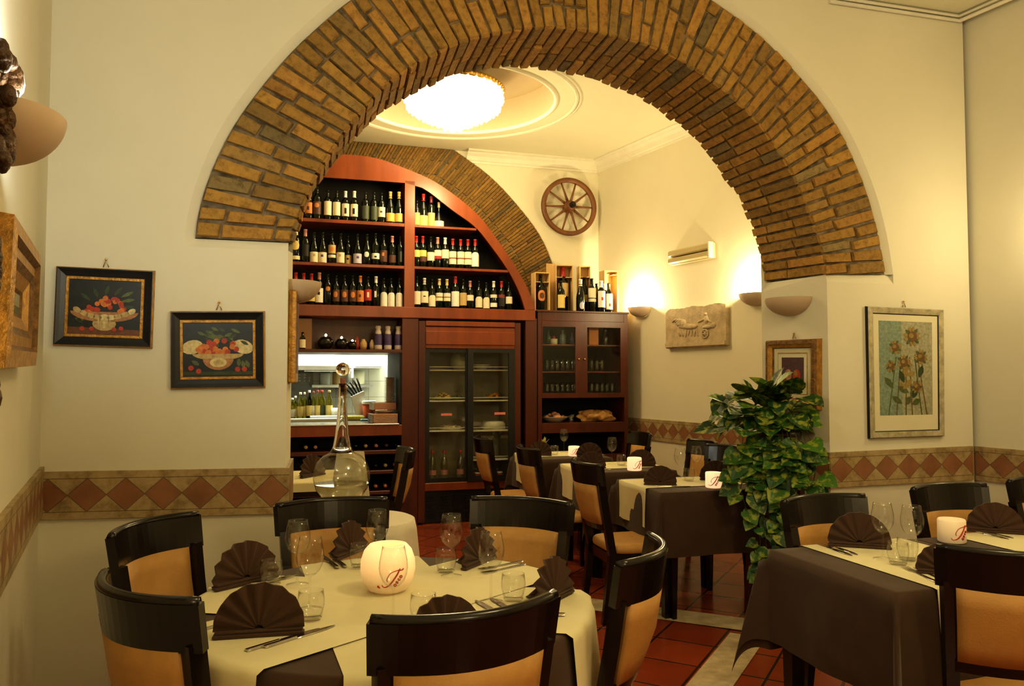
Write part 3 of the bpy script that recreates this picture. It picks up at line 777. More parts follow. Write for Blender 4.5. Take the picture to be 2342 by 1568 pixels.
# small round table with the decanter
SRC = Vector((-.775, 4.0, 0)); SRR = .275
r = thing('side_table', 'small round side table in the arch opening under a white cloth', 'table', (SRC.x, SRC.y, 0))
b = B(); b.lathe([(.01, .70), (SRR, .70), (SRR, .73), (.01, .73)], 40); obj('tabletop', b, M_black, r)
b = B(); b.lathe([(.16, .0), (.16, .02), (.03, .05), (.03, .70)], 24, cap0=True); obj('pedestal', b, M_black, r)
b = B(); b.smooth = True
rings = [(.01, .734, 0), (SRR - .01, .734, 0), (SRR + .004, .728, 0), (SRR + .012, .68, .002), (SRR + .022, .5, .008), (SRR + .035, .3, .013), (SRR + .045, .12, .016)]
ids = [b.add([rc(2 * pi * i / nA, r_, z, am) for i in range(nA)]) for r_, z, am in rings]
for a, c in zip(ids, ids[1:]):
    for j in range(nA): b.face((a + j, a + (j + 1) % nA, c + (j + 1) % nA, c + j))
o = obj('tablecloth', b, M_white); o.location = (SRC.x, SRC.y, 0); tag(o, 'white round tablecloth under the big glass decanter', 'tablecloth')
# ================================================================ WINE WALL
S = lambda x, y, d=0.0: SHELF.px(x, y, d)
def sroot(name, label, cat, group=None):
    return thing(name, label, cat, SHELF.o, SHELF.a, group)
def sbox(b, x0, x1, y0, y1, d0, d1, bev=0.0, dp=None):
    """box from photo pixels on the plane at depth d0"""
    dp = d0 if dp is None else dp
    u0, za = S(x0, y0, dp); u1, zb = S(x1, y1, dp)
    b.box(u0, u1, d0, d1, zb, za, bev=bev)
WOODS = [M_redwood, M_redwood_d, M_dark]
wc = sroot('wine_cabinet', 'tall mahogany wine shelf wall with an arched top full of bottles', 'wine cabinet')
outer = fill([S(*p) for p in [(560, 405), (640, 368), (700, 354), (764, 352), (849, 359), (914, 380), (999, 418), (1084, 482), (1128, 535), (1175, 603), (1208, 662), (1224, 708)]], 48)
inn_l = fill([S(*p) for p in [(590, 412), (700, 403.5), (926, 418)]], 24); inn_r = fill([S(*p) for p in [(950, 421), (983, 440), (1034, 480), (1086, 518), (1124, 564), (1162, 618), (1188, 669), (1201, 708)]], 24)
inn = inn_l + inn_r[1:]
# match the outer curve to the inner one by nearest parameter
b = B()
for i in range(48):
    o0, o1, i0, i1 = outer[i], outer[i + 1], inn[i], inn[i + 1]
    b.quad((i0[0], 0, i0[1]), (i1[0], 0, i1[1]), (o1[0], 0, o1[1]), (o0[0], 0, o0[1]))
    b.quad((i1[0], 0, i1[1]), (i0[0], 0, i0[1]), (i0[0], .03, i0[1]), (i1[0], .03, i1[1]))
    b.quad((o0[0], 0, o0[1]), (o1[0], 0, o1[1]), (o1[0], .42, o1[1]), (o0[0], .42, o0[1]))
    b.quad((o1[0], .03, o1[1]), (o0[0], .03, o0[1]), (i0[0], .03, i0[1]), (i1[0], .03, i1[1]))
obj('arch_frame', b, M_redwood, wc)
b = B(); zb_ = S(900, 700)[1]
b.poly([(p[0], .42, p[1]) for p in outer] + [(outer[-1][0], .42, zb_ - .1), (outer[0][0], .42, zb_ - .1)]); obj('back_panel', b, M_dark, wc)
b = B(); sbox(b, 926, 948, 412, 702, 0.0, .40, .004); obj('center_post', b, M_redwood, wc)
def zpxs(x, y, d=0): return S(x, y, d)[1]
SHZ = {}
def shelf(key, x0, x1, yt, yb, xr):
    u0, u1 = S(x0, yt)[0], S(x1, yt)[0]; z = zpxs(xr, yt); zb = zpxs(xr, yb)
    b = B(); b.box(u0, u1, .004, .40, zb, z, bev=.003); o = obj('shelf', b, M_redwood, wc); SHZ[key] = z
shelf('L1', 600, 926, 506, 514, 850); shelf('R1', 948, 1090, 516.5, 522, 1000); shelf('L2', 600, 926, 604.5, 611.5, 850); shelf('R2', 948, 1163, 613, 619, 1060)
b = B(); u0, u1 = S(600, 700)[0], S(1224, 700)[0]; zt, zb = zpxs(930, 701.5), zpxs(930, 727)
b.box(u0, u1, -.012, .42, zb, zt, bev=.005); obj('beam', b, M_redwood, wc); SHZ['L3'] = SHZ['R3'] = zt
b = B(); sbox(b, 920, 955, 727, 1200, -.004, .42, .004); o = obj('post', b, M_redwood_d, wc); z_ = S(940, 1200)[1]
for v in o.data.vertices:
    if v.co.z < z_ + .08: v.co.z = 0
b = B(); sbox(b, 1202, 1229, 727, 1200, -.004, .42, .004); o = obj('post', b, M_redwood_d, wc)
for v in o.data.vertices:
    if v.co.z < .1: v.co.z = 0
# niche above the hatch
ul, ur_ = S(600, 800)[0], S(920, 800)[0]
zn0, zn1 = zpxs(860, 806), zpxs(860, 799)
b = B(); b.box(ul, ur_, .0, .88, zn0, zn1, bev=.003); obj('niche_shelf', b, M_redwood_d, wc)
b = B(); b.box(ul, ur_, .32, .34, zn1, zb); obj('niche_back', b, wood('niche_wood', (.07, .02, .006), (.12, .035, .01)), wc)
b = B(); sbox(b, 681, 713, 727, 800, .10, .32, .004); obj('pilaster', b, wood('pilaster_wood', (.30, .14, .05), (.38, .19, .07)), wc)
# hatch side and lower part
zc0, zc1 = zpxs(860, 968.5), zpxs(860, 996)
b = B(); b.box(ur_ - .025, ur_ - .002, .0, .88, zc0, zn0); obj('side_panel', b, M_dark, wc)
b = B(); b.box(ul, ur_, -.012, .42, zc1, zc0 - .012, bev=.004); obj('counter_rail', b, M_redwood, wc)
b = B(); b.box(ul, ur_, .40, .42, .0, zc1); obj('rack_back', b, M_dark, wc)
RACKZ = []
for yt, yb in ((1029, 1038), (1075, 1083), (1122, 1130), (1166, 1174)):
    zt_, zb2 = zpxs(880, yt), zpxs(880, yb); RACKZ.append(zt_)
    b = B(); b.box(ul, ur_, .0, .40, zb2, zt_, bev=.003); obj('rack_board', b, M_redwood_d, wc)
b = B(); b.box(ul, ur_, .0, .4, 0, .10); obj('plinth', b, M_redwood_d, wc)
o = B(); o.box(ul - .05, ur_ - .028, -.02, 2.26, zc0 - .012, zc0, bev=.003); o = obj('worktop', o, M_steel); o.location = SHELF.o; o.rotation_euler = (0, 0, SHELF.a); tag(o, 'steel worktop running through the kitchen hatch', 'worktop')

# ---------------------------------------------------------------- bottles
bott = [0]
def bottle_proto(kind):
    b = B(); b.smooth = True
    P = {'bord': [(.0, 0), (.034, 0), (.0375, .006), (.0375, .185), (.034, .205), (.020, .225), (.0145, .238), (.0135, .285), (.0155, .287), (.0155, .297), (.0, .297)],
         'burg': [(.0, 0), (.037, 0), (.041, .006), (.041, .135), (.036, .165), (.024, .20), (.016, .225), (.0140, .285), (.016, .287), (.016, .297), (.0, .297)],
         'flask': [(.0, 0), (.045, 0), (.058, .02), (.062, .055), (.05, .095), (.028, .14), (.016, .19), (.014, .285), (.016, .288), (.016, .297), (.0, .297)]}[kind]
    b.lathe([(max(r, .0005), z) for r, z in P], 18); return b.mesh('bottle_glass', M_bottle)
BM = {k: bottle_proto(k) for k in ('bord', 'burg', 'flask')}
BR = {'bord': .0379, 'burg': .0414, 'flask': .0625}
LC = {'cream': (.80, .70, .50), 'white': (.85, .80, .70), 'yellow': (.72, .55, .18), 'tan': (.55, .38, .15), 'orange': (.62, .22, .05), 'red': (.45, .03, .02), 'green': (.06, .075, .045), 'gold': (.65, .42, .10), 'dkred': (.20, .03, .03), 'brown': (.10, .04, .025), 'black': (.015, .012, .012), 'pink': (.55, .25, .2), 'blue': (.10, .08, .25), 'lilac': (.58, .52, .62)}
LM = {k: mat('label_' + k, c, .55, var=.08, scale=40) for k, c in LC.items()}
CAPM = {}
def cap_mesh(c, kind='bord', z0=.228):
    if (c, kind) not in CAPM:
        b = B(); b.smooth = True; b.lathe([(.0172, .235), (.0152, .245), (.0148, .285), (.0166, .286), (.0166, .2985), (.0005, .2988)], 16); CAPM[(c, kind)] = b.mesh('capsule', mat('capsule_' + c, LC.get(c, (.02, .02, .02)), .35, var=.05))
    return CAPM[(c, kind)]
LMM = {}
def label_mesh(kind, bands):
    k = (kind, bands)
    if k in LMM: return LMM[k]
    b = B(); names = []; R = BR[kind] + .0004
    for z0, z1, c, sh in bands:
        if c not in names: names.append(c)
        b.m = names.index(c); b.smooth = True
        n = 14; A = 1.25; rr = R
        if sh == 'emblem': A = .28; rr = R + .0004; n = 6
        if sh == 'dot': A = .55; rr = R + .0004; n = 12
        if sh == 'round': A = 1.0
        for i in range(n):
            a0, a1 = -A + 2 * A * i / n, -A + 2 * A * (i + 1) / n
            def zz(a):
                if sh == 'arch': return z0, z1 - (z1 - z0) * .22 * (abs(a) / A) ** 3
                if sh in ('round', 'dot'): h = sqrt(max(0, 1 - (a / A) ** 2)) ** .8; m = (z0 + z1) / 2; return m - (m - z0) * h, m + (z1 - m) * h
                return z0, z1
            q = []
            lo0, hi0 = zz(a0); lo1, hi1 = zz(a1)
            P = lambda a, z: (sin(a) * rr, -cos(a) * rr, z)
            b.quad(P(a0, lo0), P(a1, lo1), P(a1, hi1), P(a0, hi0))
    LMM[k] = b.mesh('label', [LM[c] for c in names]); return LMM[k]
def bottle(kind, cap, bands, label, loc, rz, group, sc=1.0, name='wine_bottle', tilt=None):
    r = thing(name, label, 'bottle', loc, rz, group); r.scale = (sc, sc, sc)
    obj('glass_body', None, None, r, BM[kind])
    if cap: obj('capsule', None, None, r, cap_mesh(cap))
    if bands: obj('label', None, None, r, label_mesh(kind, tuple(bands)))
    if tilt: r.rotation_euler = tilt
    return r
Zx = lambda y, top, bot: (bot - y) / (bot - top) * .297     # photo row to bottle height
def R_(c, lo, hi, sh='rect'): return (c, lo, hi, sh)
# (x, top, bottom, kind, capsule, [(colour, y_low, y_high, shape)...], words)   coordinates of the enlarged photo crop
ROWS = {
 'L1': [(222, 205, 458, 'bord', None, [('orange', 412, 320, 'rect'), ('brown', 385, 355, 'emblem')], 'orange and brown label'), (295, 182, 462, 'bord', None, [('brown', 420, 312, 'rect'), ('orange', 365, 325, 'dot')], 'brown label with an orange spot'),
  (390, 215, 478, 'bord', None, [('cream', 436, 315, 'rect')], 'plain tall cream label'), (470, 220, 482, 'bord', None, [('cream', 440, 322, 'rect')], 'plain tall cream label'), (548, 225, 486, 'bord', 'white', [('cream', 446, 336, 'rect'), ('black', 425, 375, 'emblem')], 'cream label with a dark drawing'), (627, 225, 489, 'bord', 'white', [('cream', 448, 340, 'rect'), ('black', 428, 378, 'emblem')], 'cream label with a dark drawing'),
  (727, 230, 490, 'bord', None, [('green', 465, 352, 'rect')], 'dull green label'), (803, 235, 492, 'bord', None, [('green', 470, 356, 'rect')], 'dull green label'), (870, 240, 494, 'bord', None, [('cream', 445, 362, 'rect'), ('green', 410, 395, 'emblem')], 'short cream label'), (948, 230, 497, 'burg', 'gold', [('gold', 482, 412, 'rect')], 'gold capsule and gold label'), (1025, 232, 499, 'burg', 'gold', [('gold', 484, 414, 'rect')], 'gold capsule and gold label')],
 'R1': [(1186, 345, 512, 'bord', None, [('yellow', 505, 425, 'rect')], 'yellow label half hidden by the post'), (1243, 250, 514, 'burg', 'red', [('yellow', 510, 428, 'rect')], 'red capsule and pale yellow label'), (1312, 270, 516, 'bord', 'dkred', [('tan', 512, 405, 'rect')], 'tall tan label'), (1380, 325, 525, 'flask', 'tan', [('cream', 522, 478, 'rect')], 'round belly and low cream label')],
 'L2': [(108, 552, 852, 'bord', 'cream', [('yellow', 748, 665, 'round'), ('cream', 830, 797, 'rect')], 'round yellow label and cream capsule'), (190, 565, 856, 'bord', 'pink', [('black', 800, 700, 'rect')], 'black label and pink ring'), (268, 590, 862, 'burg', None, [('cream', 856, 766, 'rect'), ('tan', 805, 785, 'emblem')], 'broad low cream label'), (345, 590, 866, 'burg', None, [('cream', 860, 770, 'rect'), ('blue', 812, 792, 'emblem')], 'broad low cream label and blue mark'), (428, 600, 869, 'bord', None, [('tan', 780, 705, 'rect'), ('orange', 760, 725, 'dot'), ('cream', 817, 792, 'rect')], 'orange picture label over a cream strip'), (505, 600, 873, 'burg', None, [('cream', 864, 772, 'rect'), ('tan', 810, 790, 'emblem')], 'broad low cream label and tan mark'), (570, 625, 874, 'bord', None, [('tan', 868, 790, 'rect'), ('black', 830, 815, 'emblem')], 'dim tan label, set back a little'), (655, 605, 877, 'burg', None, [('lilac', 866, 782, 'rect'), ('blue', 825, 805, 'emblem')], 'pale lilac label'), (740, 605, 879, 'burg', None, [('white', 812, 765, 'dot')], 'small round white emblem'), (815, 600, 881, 'bord', None, [('white', 826, 776, 'rect'), ('black', 815, 800, 'emblem')], 'small white label'), (888, 615, 883, 'bord', None, [('brown', 850, 750, 'rect'), ('orange', 800, 770, 'emblem')], 'brown label with orange mark'), (965, 625, 884, 'bord', 'pink', [('brown', 855, 790, 'rect')], 'pink capsule and dark brown label'), (1038, 630, 886, 'bord', None, [('green', 850, 760, 'emblem')], 'almost black label')],
 'R2': [(1180, 625, 882, 'bord', 'red', [('yellow', 800, 742, 'rect')], 'red capsule and yellow label beside the post'), (1237, 627, 886, 'bord', 'red', [('yellow', 797, 745, 'rect'), ('brown', 840, 800, 'rect')], 'red capsule over a yellow and brown label'), (1308, 630, 889, 'bord', None, [('cream', 832, 762, 'rect')], 'black capsule and cream label'), (1370, 637, 893, 'bord', 'pink', [('cream', 795, 745, 'rect'), ('red', 818, 797, 'rect')], 'cream label with a red lower edge'), (1437, 640, 896, 'bord', 'white', [('cream', 815, 742, 'rect')], 'white ring on the neck and cream label'), (1505, 650, 900, 'bord', 'red', [('cream', 865, 757, 'rect'), ('red', 820, 808, 'rect')], 'red capsule and cream label with a red stripe'), (1575, 655, 904, 'bord', 'red', [('cream', 868, 760, 'rect'), ('red', 824, 812, 'rect')], 'red capsule and cream label with a red stripe'), (1640, 655, 906, 'bord', 'red', [('cream', 870, 762, 'rect'), ('red', 826, 814, 'rect')], 'red capsule and cream label with a red stripe'), (1705, 655, 909, 'bord', 'red', [('white', 886, 766, 'arch')], 'red capsule and pale shaped label at the end')],
 'L3': [(105, 950, 1212, 'bord', 'red', [('yellow', 1190, 1120, 'rect')], 'red capsule, behind the sconce'), (175, 955, 1216, 'bord', 'red', [('yellow', 1190, 1125, 'rect')], 'red capsule, behind the sconce'), (245, 960, 1220, 'bord', 'red', [('yellow', 1190, 1130, 'rect')], 'red capsule and yellow label, behind the sconce tip'), (315, 950, 1225, 'bord', 'pink', [('white', 1203, 1082, 'rect'), ('black', 1140, 1115, 'emblem')], 'tall white label with a small dark figure'), (392, 962, 1230, 'bord', None, [('orange', 1110, 1070, 'dot')], 'black label with an orange dot'), (465, 975, 1235, 'bord', None, [('brown', 1200, 1100, 'rect'), ('orange', 1165, 1115, 'dot')], 'dark label with an orange medallion'), (540, 975, 1236, 'bord', None, [('brown', 1200, 1100, 'rect'), ('orange', 1166, 1116, 'dot')], 'dark label with an orange medallion'), (612, 975, 1238, 'bord', None, [('brown', 1200, 1102, 'rect'), ('orange', 1168, 1118, 'dot')], 'dark label with an orange medallion'), (680, 980, 1240, 'bord', 'orange', [('orange', 1202, 1106, 'rect'), ('brown', 1165, 1140, 'emblem')], 'bright orange label'), (748, 985, 1241, 'bord', None, [('red', 1192, 1096, 'rect'), ('cream', 1165, 1120, 'emblem')], 'bright red label'), (820, 985, 1243, 'bord', 'white', [('white', 1165, 1112, 'emblem')], 'white capsule and a white figure on black'), (890, 1000, 1244, 'bord', None, [('white', 1240, 1120, 'arch')], 'tall white round topped label'), (955, 1000, 1245, 'bord', None, [('white', 1241, 1124, 'arch')], 'tall white round topped label'), (1028, 1002, 1246, 'bord', None, [('white', 1242, 1124, 'arch')], 'tall white round topped label')],
 'R3': [(1185, 985, 1256, 'bord', None, [('cream', 1228, 1115, 'rect')], 'cream label beside the post'), (1252, 1000, 1259, 'burg', 'white', [('cream', 1216, 1115, 'rect'), ('black', 1165, 1155, 'emblem')], 'white capsule and cream label'), (1320, 1010, 1262, 'bord', None, [('cream', 1248, 1150, 'arch')], 'low cream round topped label'), (1385, 1007, 1264, 'bord', 'yellow', [('cream', 1200, 1130, 'rect'), ('red', 1172, 1162, 'rect')], 'yellow capsule and red lined label'), (1453, 1010, 1266, 'bord', 'yellow', [('cream', 1202, 1132, 'rect'), ('red', 1174, 1164, 'rect')], 'yellow capsule and red lined label'), (1528, 985, 1269, 'bord', 'red', [('white', 1250, 1118, 'rect')], 'bright red capsule and tall white label'), (1597, 1010, 1271, 'bord', None, [('tan', 1242, 1130, 'rect')], 'narrow tan label'), (1660, 1025, 1272, 'bord', 'pink', [('cream', 1200, 1150, 'rect')], 'pink capsule and short cream label'), (1738, 1025, 1275, 'bord', None, [('cream', 1260, 1165, 'arch')], 'cream round topped label'), (1803, 1037, 1277, 'bord', None, [('cream', 1267, 1170, 'arch')], 'cream round topped label'), (1870, 1027, 1279, 'bord', 'white', [('cream', 1175, 1147, 'rect'), ('white', 1256, 1220, 'rect')], 'two white labels with a black gap'), (1940, 1027, 1281, 'bord', 'red', [('dkred', 1175, 1147, 'rect'), ('black', 1250, 1180, 'rect')], 'red capsule and dark red label'), (2005, 1037, 1282, 'bord', None, [('cream', 1227, 1165, 'rect')], 'cream label at the far right end')]}
RN = {'L1': 'top left shelf', 'R1': 'top right shelf', 'L2': 'middle left shelf', 'R2': 'middle right shelf', 'L3': 'lowest left shelf', 'R3': 'lowest right shelf'}
for key, row in ROWS.items():
    for k, (x, top, bot, kind, cap, bands, words) in enumerate(row):
        X, Yt, Yb = 650 + x / 3.903, 380 + top / 3.903, 380 + bot / 3.903
        D = .075 + (.05 if 'set back' in words else 0)
        u, zt = S(X, Yt, D); _, zb = S(X, Yb, D); sc = min(1.12, max(.86, (zt - SHZ[key]) / .297))
        bb = [((bot - lo) / (bot - top) * .297, (bot - hi) / (bot - top) * .297, c, sh) for c, lo, hi, sh in bands]
        bb = [(round(a, 3), round(c, 3), d, e) for a, c, d, e in bb]
        p = SHELF.pt(u, D, SHZ[key])
        bottle(kind, cap, bb, 'bottle, %s, %s from left, %s' % (words, ORD[k], RN[key]), p, SHELF.a - .12 + .06 * ((k * 7) % 5 - 2), 'wine bottles on the shelves', sc)
# bottles lying in the rack under the hatch
k = 0
for zi, xs, nm in ((0, (700, 722, 790, 815, 838, 862, 886, 908), 'upper'), (1, (862, 884, 906), 'second'), (2, (862, 884, 906), 'third'), (3, (838, 862, 884, 906), 'lowest')):
    row = [(X, RACKZ[zi]) for X in xs] if zi else [(X, RACKZ[0]) for X in xs]
    for q, (X, z) in enumerate(row):
        u, _ = S(X, 1060, .0)
        cp = ('tan', None, 'brown', 'pink')[(k * 3 + zi) % 4] if zi != 2 else 'orange'
        bottle('bord', cp, None, 'wine bottle lying neck outwards, %s from the left on the %s rack board' % (ORD[q], nm), SHELF.pt(u, .36, z + .039), SHELF.a, 'bottles lying in the wine rack', 1.0, tilt=(radians(90), 0, SHELF.a)); k += 1

# ---------------------------------------------------------------- glass fridge
fr_ = sroot('display_fridge', 'tall wood clad fridge with two sliding glass doors', 'fridge')
uF0, zF1 = S(958, 733); uF1, _ = S(1191, 733)
zg1 = zpxs(1075, 797); zg0 = zpxs(1075, 1101); ug0, ug1 = S(973, 900)[0], S(1177, 900)[0]
zr0 = zpxs(1075, 1119)
M_fr_in = mat('fridge_lining', (.42, .36, .24), .5, var=.05)
b = B(); b.box(uF0, ug0, .0, .60, .02, zF1, bev=.004); b.box(ug1, uF1, .0, .60, .02, zF1, bev=.004); obj('side_panel', b, M_redwood_d, fr_)
b = B(); b.box(ug0, ug1, .0, .60, zg1, zF1 - .055, bev=.004); b.box(ug0, ug1, -.012, .012, zg1 + .035, zF1 - .10, bev=.006); b.box(ug0, ug1, -.01, .60, zF1 - .05, zF1, bev=.004); obj('header_panel', b, M_redwood, fr_)
b = B(); b.box(ug0, ug1, .0, .60, zr0, zg0, bev=.004); obj('bottom_rail', b, M_redwood, fr_)
b = B(); b.box(ug0, ug1, .03, .05, .02, zr0)
for c in range(7):
    uc = ug0 + (ug1 - ug0) * (c + .5) / 7
    for q in range(16):
        z = .06 + (zr0 - .12) * q / 15; b.box(uc - .042, uc + .042, .018, .032, z, z + .010)
obj('vent_grille', b, mat('grille', (.02, .02, .022), .4, .4, var=.1), fr_)
b = B(); b.box(ug0, ug1, .56, .58, zg0, zg1); b.box(ug0, ug0 + .01, .05, .56, zg0, zg1); b.box(ug1 - .01, ug1, .05, .56, zg0, zg1); b.box(ug0, ug1, .05, .56, zg0 - .005, zg0 + .01); b.box(ug0, ug1, .05, .56, zg1 - .01, zg1); obj('lining', b, M_fr_in, fr_)
M_fblk = mat('fridge_black', (.012, .012, .013), .4, var=.1)
def fdoor(x0, x1, xa, xb, d, yb):
    o0, o1 = S(x0, 900)[0], S(x1, 900)[0]; a, c = S(xa, 900)[0], S(xb, 900)[0]; z0, z1 = zpxs(1075, yb), zpxs(1075, 806)
    b = B(); b.box(o0, a, d, d + .03, zg0, zg1); b.box(c, o1, d, d + .03, zg0, zg1); b.box(a, c, d, d + .03, zg0, z0); b.box(a, c, d, d + .03, z1, zg1)
    dr = obj('door', b, M_fblk, fr_)
    b = B(); b.quad((a, d + .012, z0), (c, d + .012, z0), (c, d + .012, z1), (a, d + .012, z1)); obj('pane', b, M_pane, dr)
fdoor(973, 1077, 983, 1066, .02, 1091); fdoor(1069, 1177, 1082, 1163, -.012, 1088)
M_shl = mat('fridge_shelf', (.75, .70, .56), .4, var=.03)
FZ = {}
for nm, x0, x1, y in (('a', 976, 1068, 845), ('b', 976, 1068, 916), ('c', 976, 1068, 985), ('A', 1080, 1172, 845), ('B', 1080, 1172, 915), ('C', 1080, 1172, 984), ('D', 1080, 1172, 1051), ('d', 976, 1172, 1094)):
    a, z = S(x0, y, .12); c, _ = S(x1, y, .12)
    FZ[nm] = z
    if nm == 'd': continue
    b = B(); b.box(a, c, .10, .50, z - .012, z, bev=.003); b.box(a, c, .10, .106, z + .025, z + .032); obj('shelf', b, M_shl, fr_)
FZ['d'] = zg0 + .011
for a, q in (((1010, 948), 'left'), ((1130, 945), 'right')):
    u, z = S(a[0], a[1]); b = B(); u2, _ = S(a[0] + 25, a[1]); b.box(u - .0, u2, -.016 if q == 'right' else .028, -.0125 if q == 'right' else .0315, z - .012, z + .012); obj('sticker', b, mat('sticker_' + q, (.75, .22, .15), .5, var=.05), fr_)
def small(name, label, cat, prof, X, key_z, d, m, group=None, n=20, y=900, fr=SHELF, extra=None):
    r = thing(name, label, cat, fr.pt(fr.px(X, y, d)[0], d, key_z + .0005), fr.a, group)
    b = B(); b.smooth = True; b.lathe([(max(rr, .0005), z) for rr, z in prof], n); obj('body', b, m, r)
    if extra:
        for nm, pf, mm in extra:
            b = B(); b.smooth = True; b.lathe([(max(rr, .0005), z) for rr, z in pf], n); obj(nm, b, mm, r)
    return r
M_dish = mat('white_dish', (.72, .66, .52), .3, var=.03)
BOWL = [(0, 0), (.05, 0), (.055, .01), (.10, .05), (.105, .055), (.10, .053), (.05, .014), (0, .012)]
DISH = [(0, 0), (.06, 0), (.12, .022), (.122, .025), (.06, .008), (0, .006)]
def food(name, rx, h, col, zz=.02):
    b = B(); b.smooth = True; rr = random.Random(len(name) + int(rx * 1000))
    for i in range(26):
        a, q = rr.uniform(0, 6.28), rx * sqrt(rr.random()); s = rx * rr.uniform(.16, .3); b.ball((cos(a) * q, sin(a) * q, zz + h * (1 - q / rx) * .7), s, s, s * .7, 8, 5)
    return (b, mat(name, col, .5, var=.35, scale=30))
def with_food(r, f):
    obj('food', f[0], f[1], r)
r = small('serving_bowl', 'white bowl on the top shelf of the fridge, right door', 'bowl', BOWL, 1100, FZ['A'], .28, M_dish)
r = small('serving_bowl', 'pale melon shaped bowl at the top left of the fridge', 'bowl', [(0, 0), (.07, 0), (.085, .05), (.08, .12), (.05, .17), (0, .18)], 1048, FZ['a'], .3, mat('melon', (.45, .42, .22), .6))
r = small('dish', 'dish of cake on the second fridge shelf, left door', 'dish', DISH, 1012, FZ['b'], .25, M_dish); with_food(r, food('cake_food', .085, .09, (.62, .42, .12)))
r = small('dish', 'flat dish at the right of the second fridge shelf, left door', 'dish', DISH, 1046, FZ['b'], .36, M_dish); with_food(r, food('salad_food', .07, .04, (.22, .25, .06)))
r = small('serving_bowl', 'bowl of orange fruit on the second fridge shelf, right door', 'bowl', BOWL, 1132, FZ['B'], .26, M_glass); with_food(r, food('orange_fruit', .075, .06, (.70, .28, .04), .03))
r = small('drinking_glass', 'small glass beside the fruit bowl in the fridge', 'glass', [(.03, 0), (.032, .09)], 1096, FZ['B'], .24, M_glass)
r = small('platter', 'long tray of pale food on the third fridge shelf, left door', 'tray', [(0, 0), (.12, 0), (.13, .015), (0, .012)], 1030, FZ['c'], .28, M_dish); with_food(r, food('pale_food', .10, .03, (.65, .5, .32)))
r = small('platter', 'white mound of cream cake on the third fridge shelf, right door', 'cake', [(0, 0), (.13, 0), (.13, .06), (.11, .085), (0, .09)], 1128, FZ['C'], .26, M_dish)
for k, X in enumerate((989, 1016, 1053)):
    r = small('water_bottle', ('small clear bottle at the left edge of the fridge floor', 'clear water bottle with a red cap on the fridge floor', 'clear bottle beside the fridge divider on the fridge floor')[k], 'bottle', [(0, 0), (.038, 0), (.038, .15), (.03, .2), (.014, .24), (.013, .27)], X, FZ['d'], .16, thin_glass('pale_bottle%d' % k, (.80, .82, .70), (.36, .36, .26), .08, .10), 'bottles on the fridge floor', 16, 1050, extra=[('cap', [(.016, .265), (.016, .29), (.0, .291)], LM['red']), ('label', [(.0385, .05), (.0385, .10)], LM['pink'])])
r = small('cheese_dome', 'pale cone of cheese on the lower right fridge shelf', 'cheese', [(0, 0), (.06, 0), (.035, .10), (0, .11)], 1101, FZ['D'], .22, mat('cheese', (.62, .5, .22), .5))
r = small('drinking_glass', 'tall glass jar on the lower right fridge shelf', 'jar', [(.03, 0), (.03, .13), (.025, .14)], 1134, FZ['D'], .22, M_glass)
for k, X in enumerate((1093, 1109, 1126, 1142)):
    small('jam_jar', '%s red jar from the left on the fridge floor behind the right door' % ORD[k], 'jar', [(0, 0), (.032, 0), (.034, .045), (0, .046)], X, FZ['d'], .17, LM['red'], 'red jars on the fridge floor', 14, 1075, extra=[('lid', [(.035, .046), (.035, .06), (0, .061)], M_dish)])
small('dish', 'plate lying on top of the red jars in the fridge', 'plate', DISH, 1112, FZ['d'] + .062, .19, mat('pinkplate', (.6, .42, .3), .4), y=1070)

# ---------------------------------------------------------------- glass cupboard on the right
cb = sroot('cupboard', 'mahogany cupboard with two glazed doors beside the fridge', 'cupboard')
uC0, uC1 = S(1230, 800)[0], S(1436, 800)[0]; zC1 = zpxs(1330, 711)
zd0, zd1 = zpxs(1330, 909), zpxs(1330, 735)
b = B(); b.box(uC0, uC0 + .045, .0, .55, 0, zC1, bev=.003); b.box(uC1 - .045, uC1, .0, .55, 0, zC1, bev=.003); obj('side_panel', b, M_redwood_d, cb)
b = B(); b.box(uC0 + .045, uC1 - .045, .0, .55, zd1, zC1 - .004, bev=.003); b.box(uC0 - .01, uC1 + .01, -.015, .55, zC1 - .02, zC1, bev=.004); obj('top_board', b, M_redwood_d, cb)
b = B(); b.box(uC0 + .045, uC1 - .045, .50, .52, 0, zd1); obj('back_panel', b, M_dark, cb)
for yt, yb in ((966, 989), (903, 910)):
    b = B(); b.box(uC0 + .045, uC1 - .045, .0 if yt > 950 else .025, .5, zpxs(1330, yb), zpxs(1330, yt), bev=.003); obj('fixed_shelf', b, M_redwood_d, cb)
zN = zpxs(1330, 966); zGB = zpxs(1330, 903)
b = B(); b.box(uC0 + .045, uC1 - .045, .05, .07, .08, zpxs(1330, 1040)); b.box(uC0 + .045, uC1 - .045, .02, .07, 0, .08); obj('lower_doors', b, M_redwood_d, cb)
GZ = {}
for nm, y in (('t', 788), ('m', 849)):
    z = zpxs(1330, y, .08); GZ[nm] = z; b = B(); b.box(uC0 + .045, uC1 - .045, .06, .5, z - .014, z, bev=.002); obj('inner_shelf', b, M_redwood, cb)
GZ['b'] = zGB
um = (uC0 + uC1) / 2
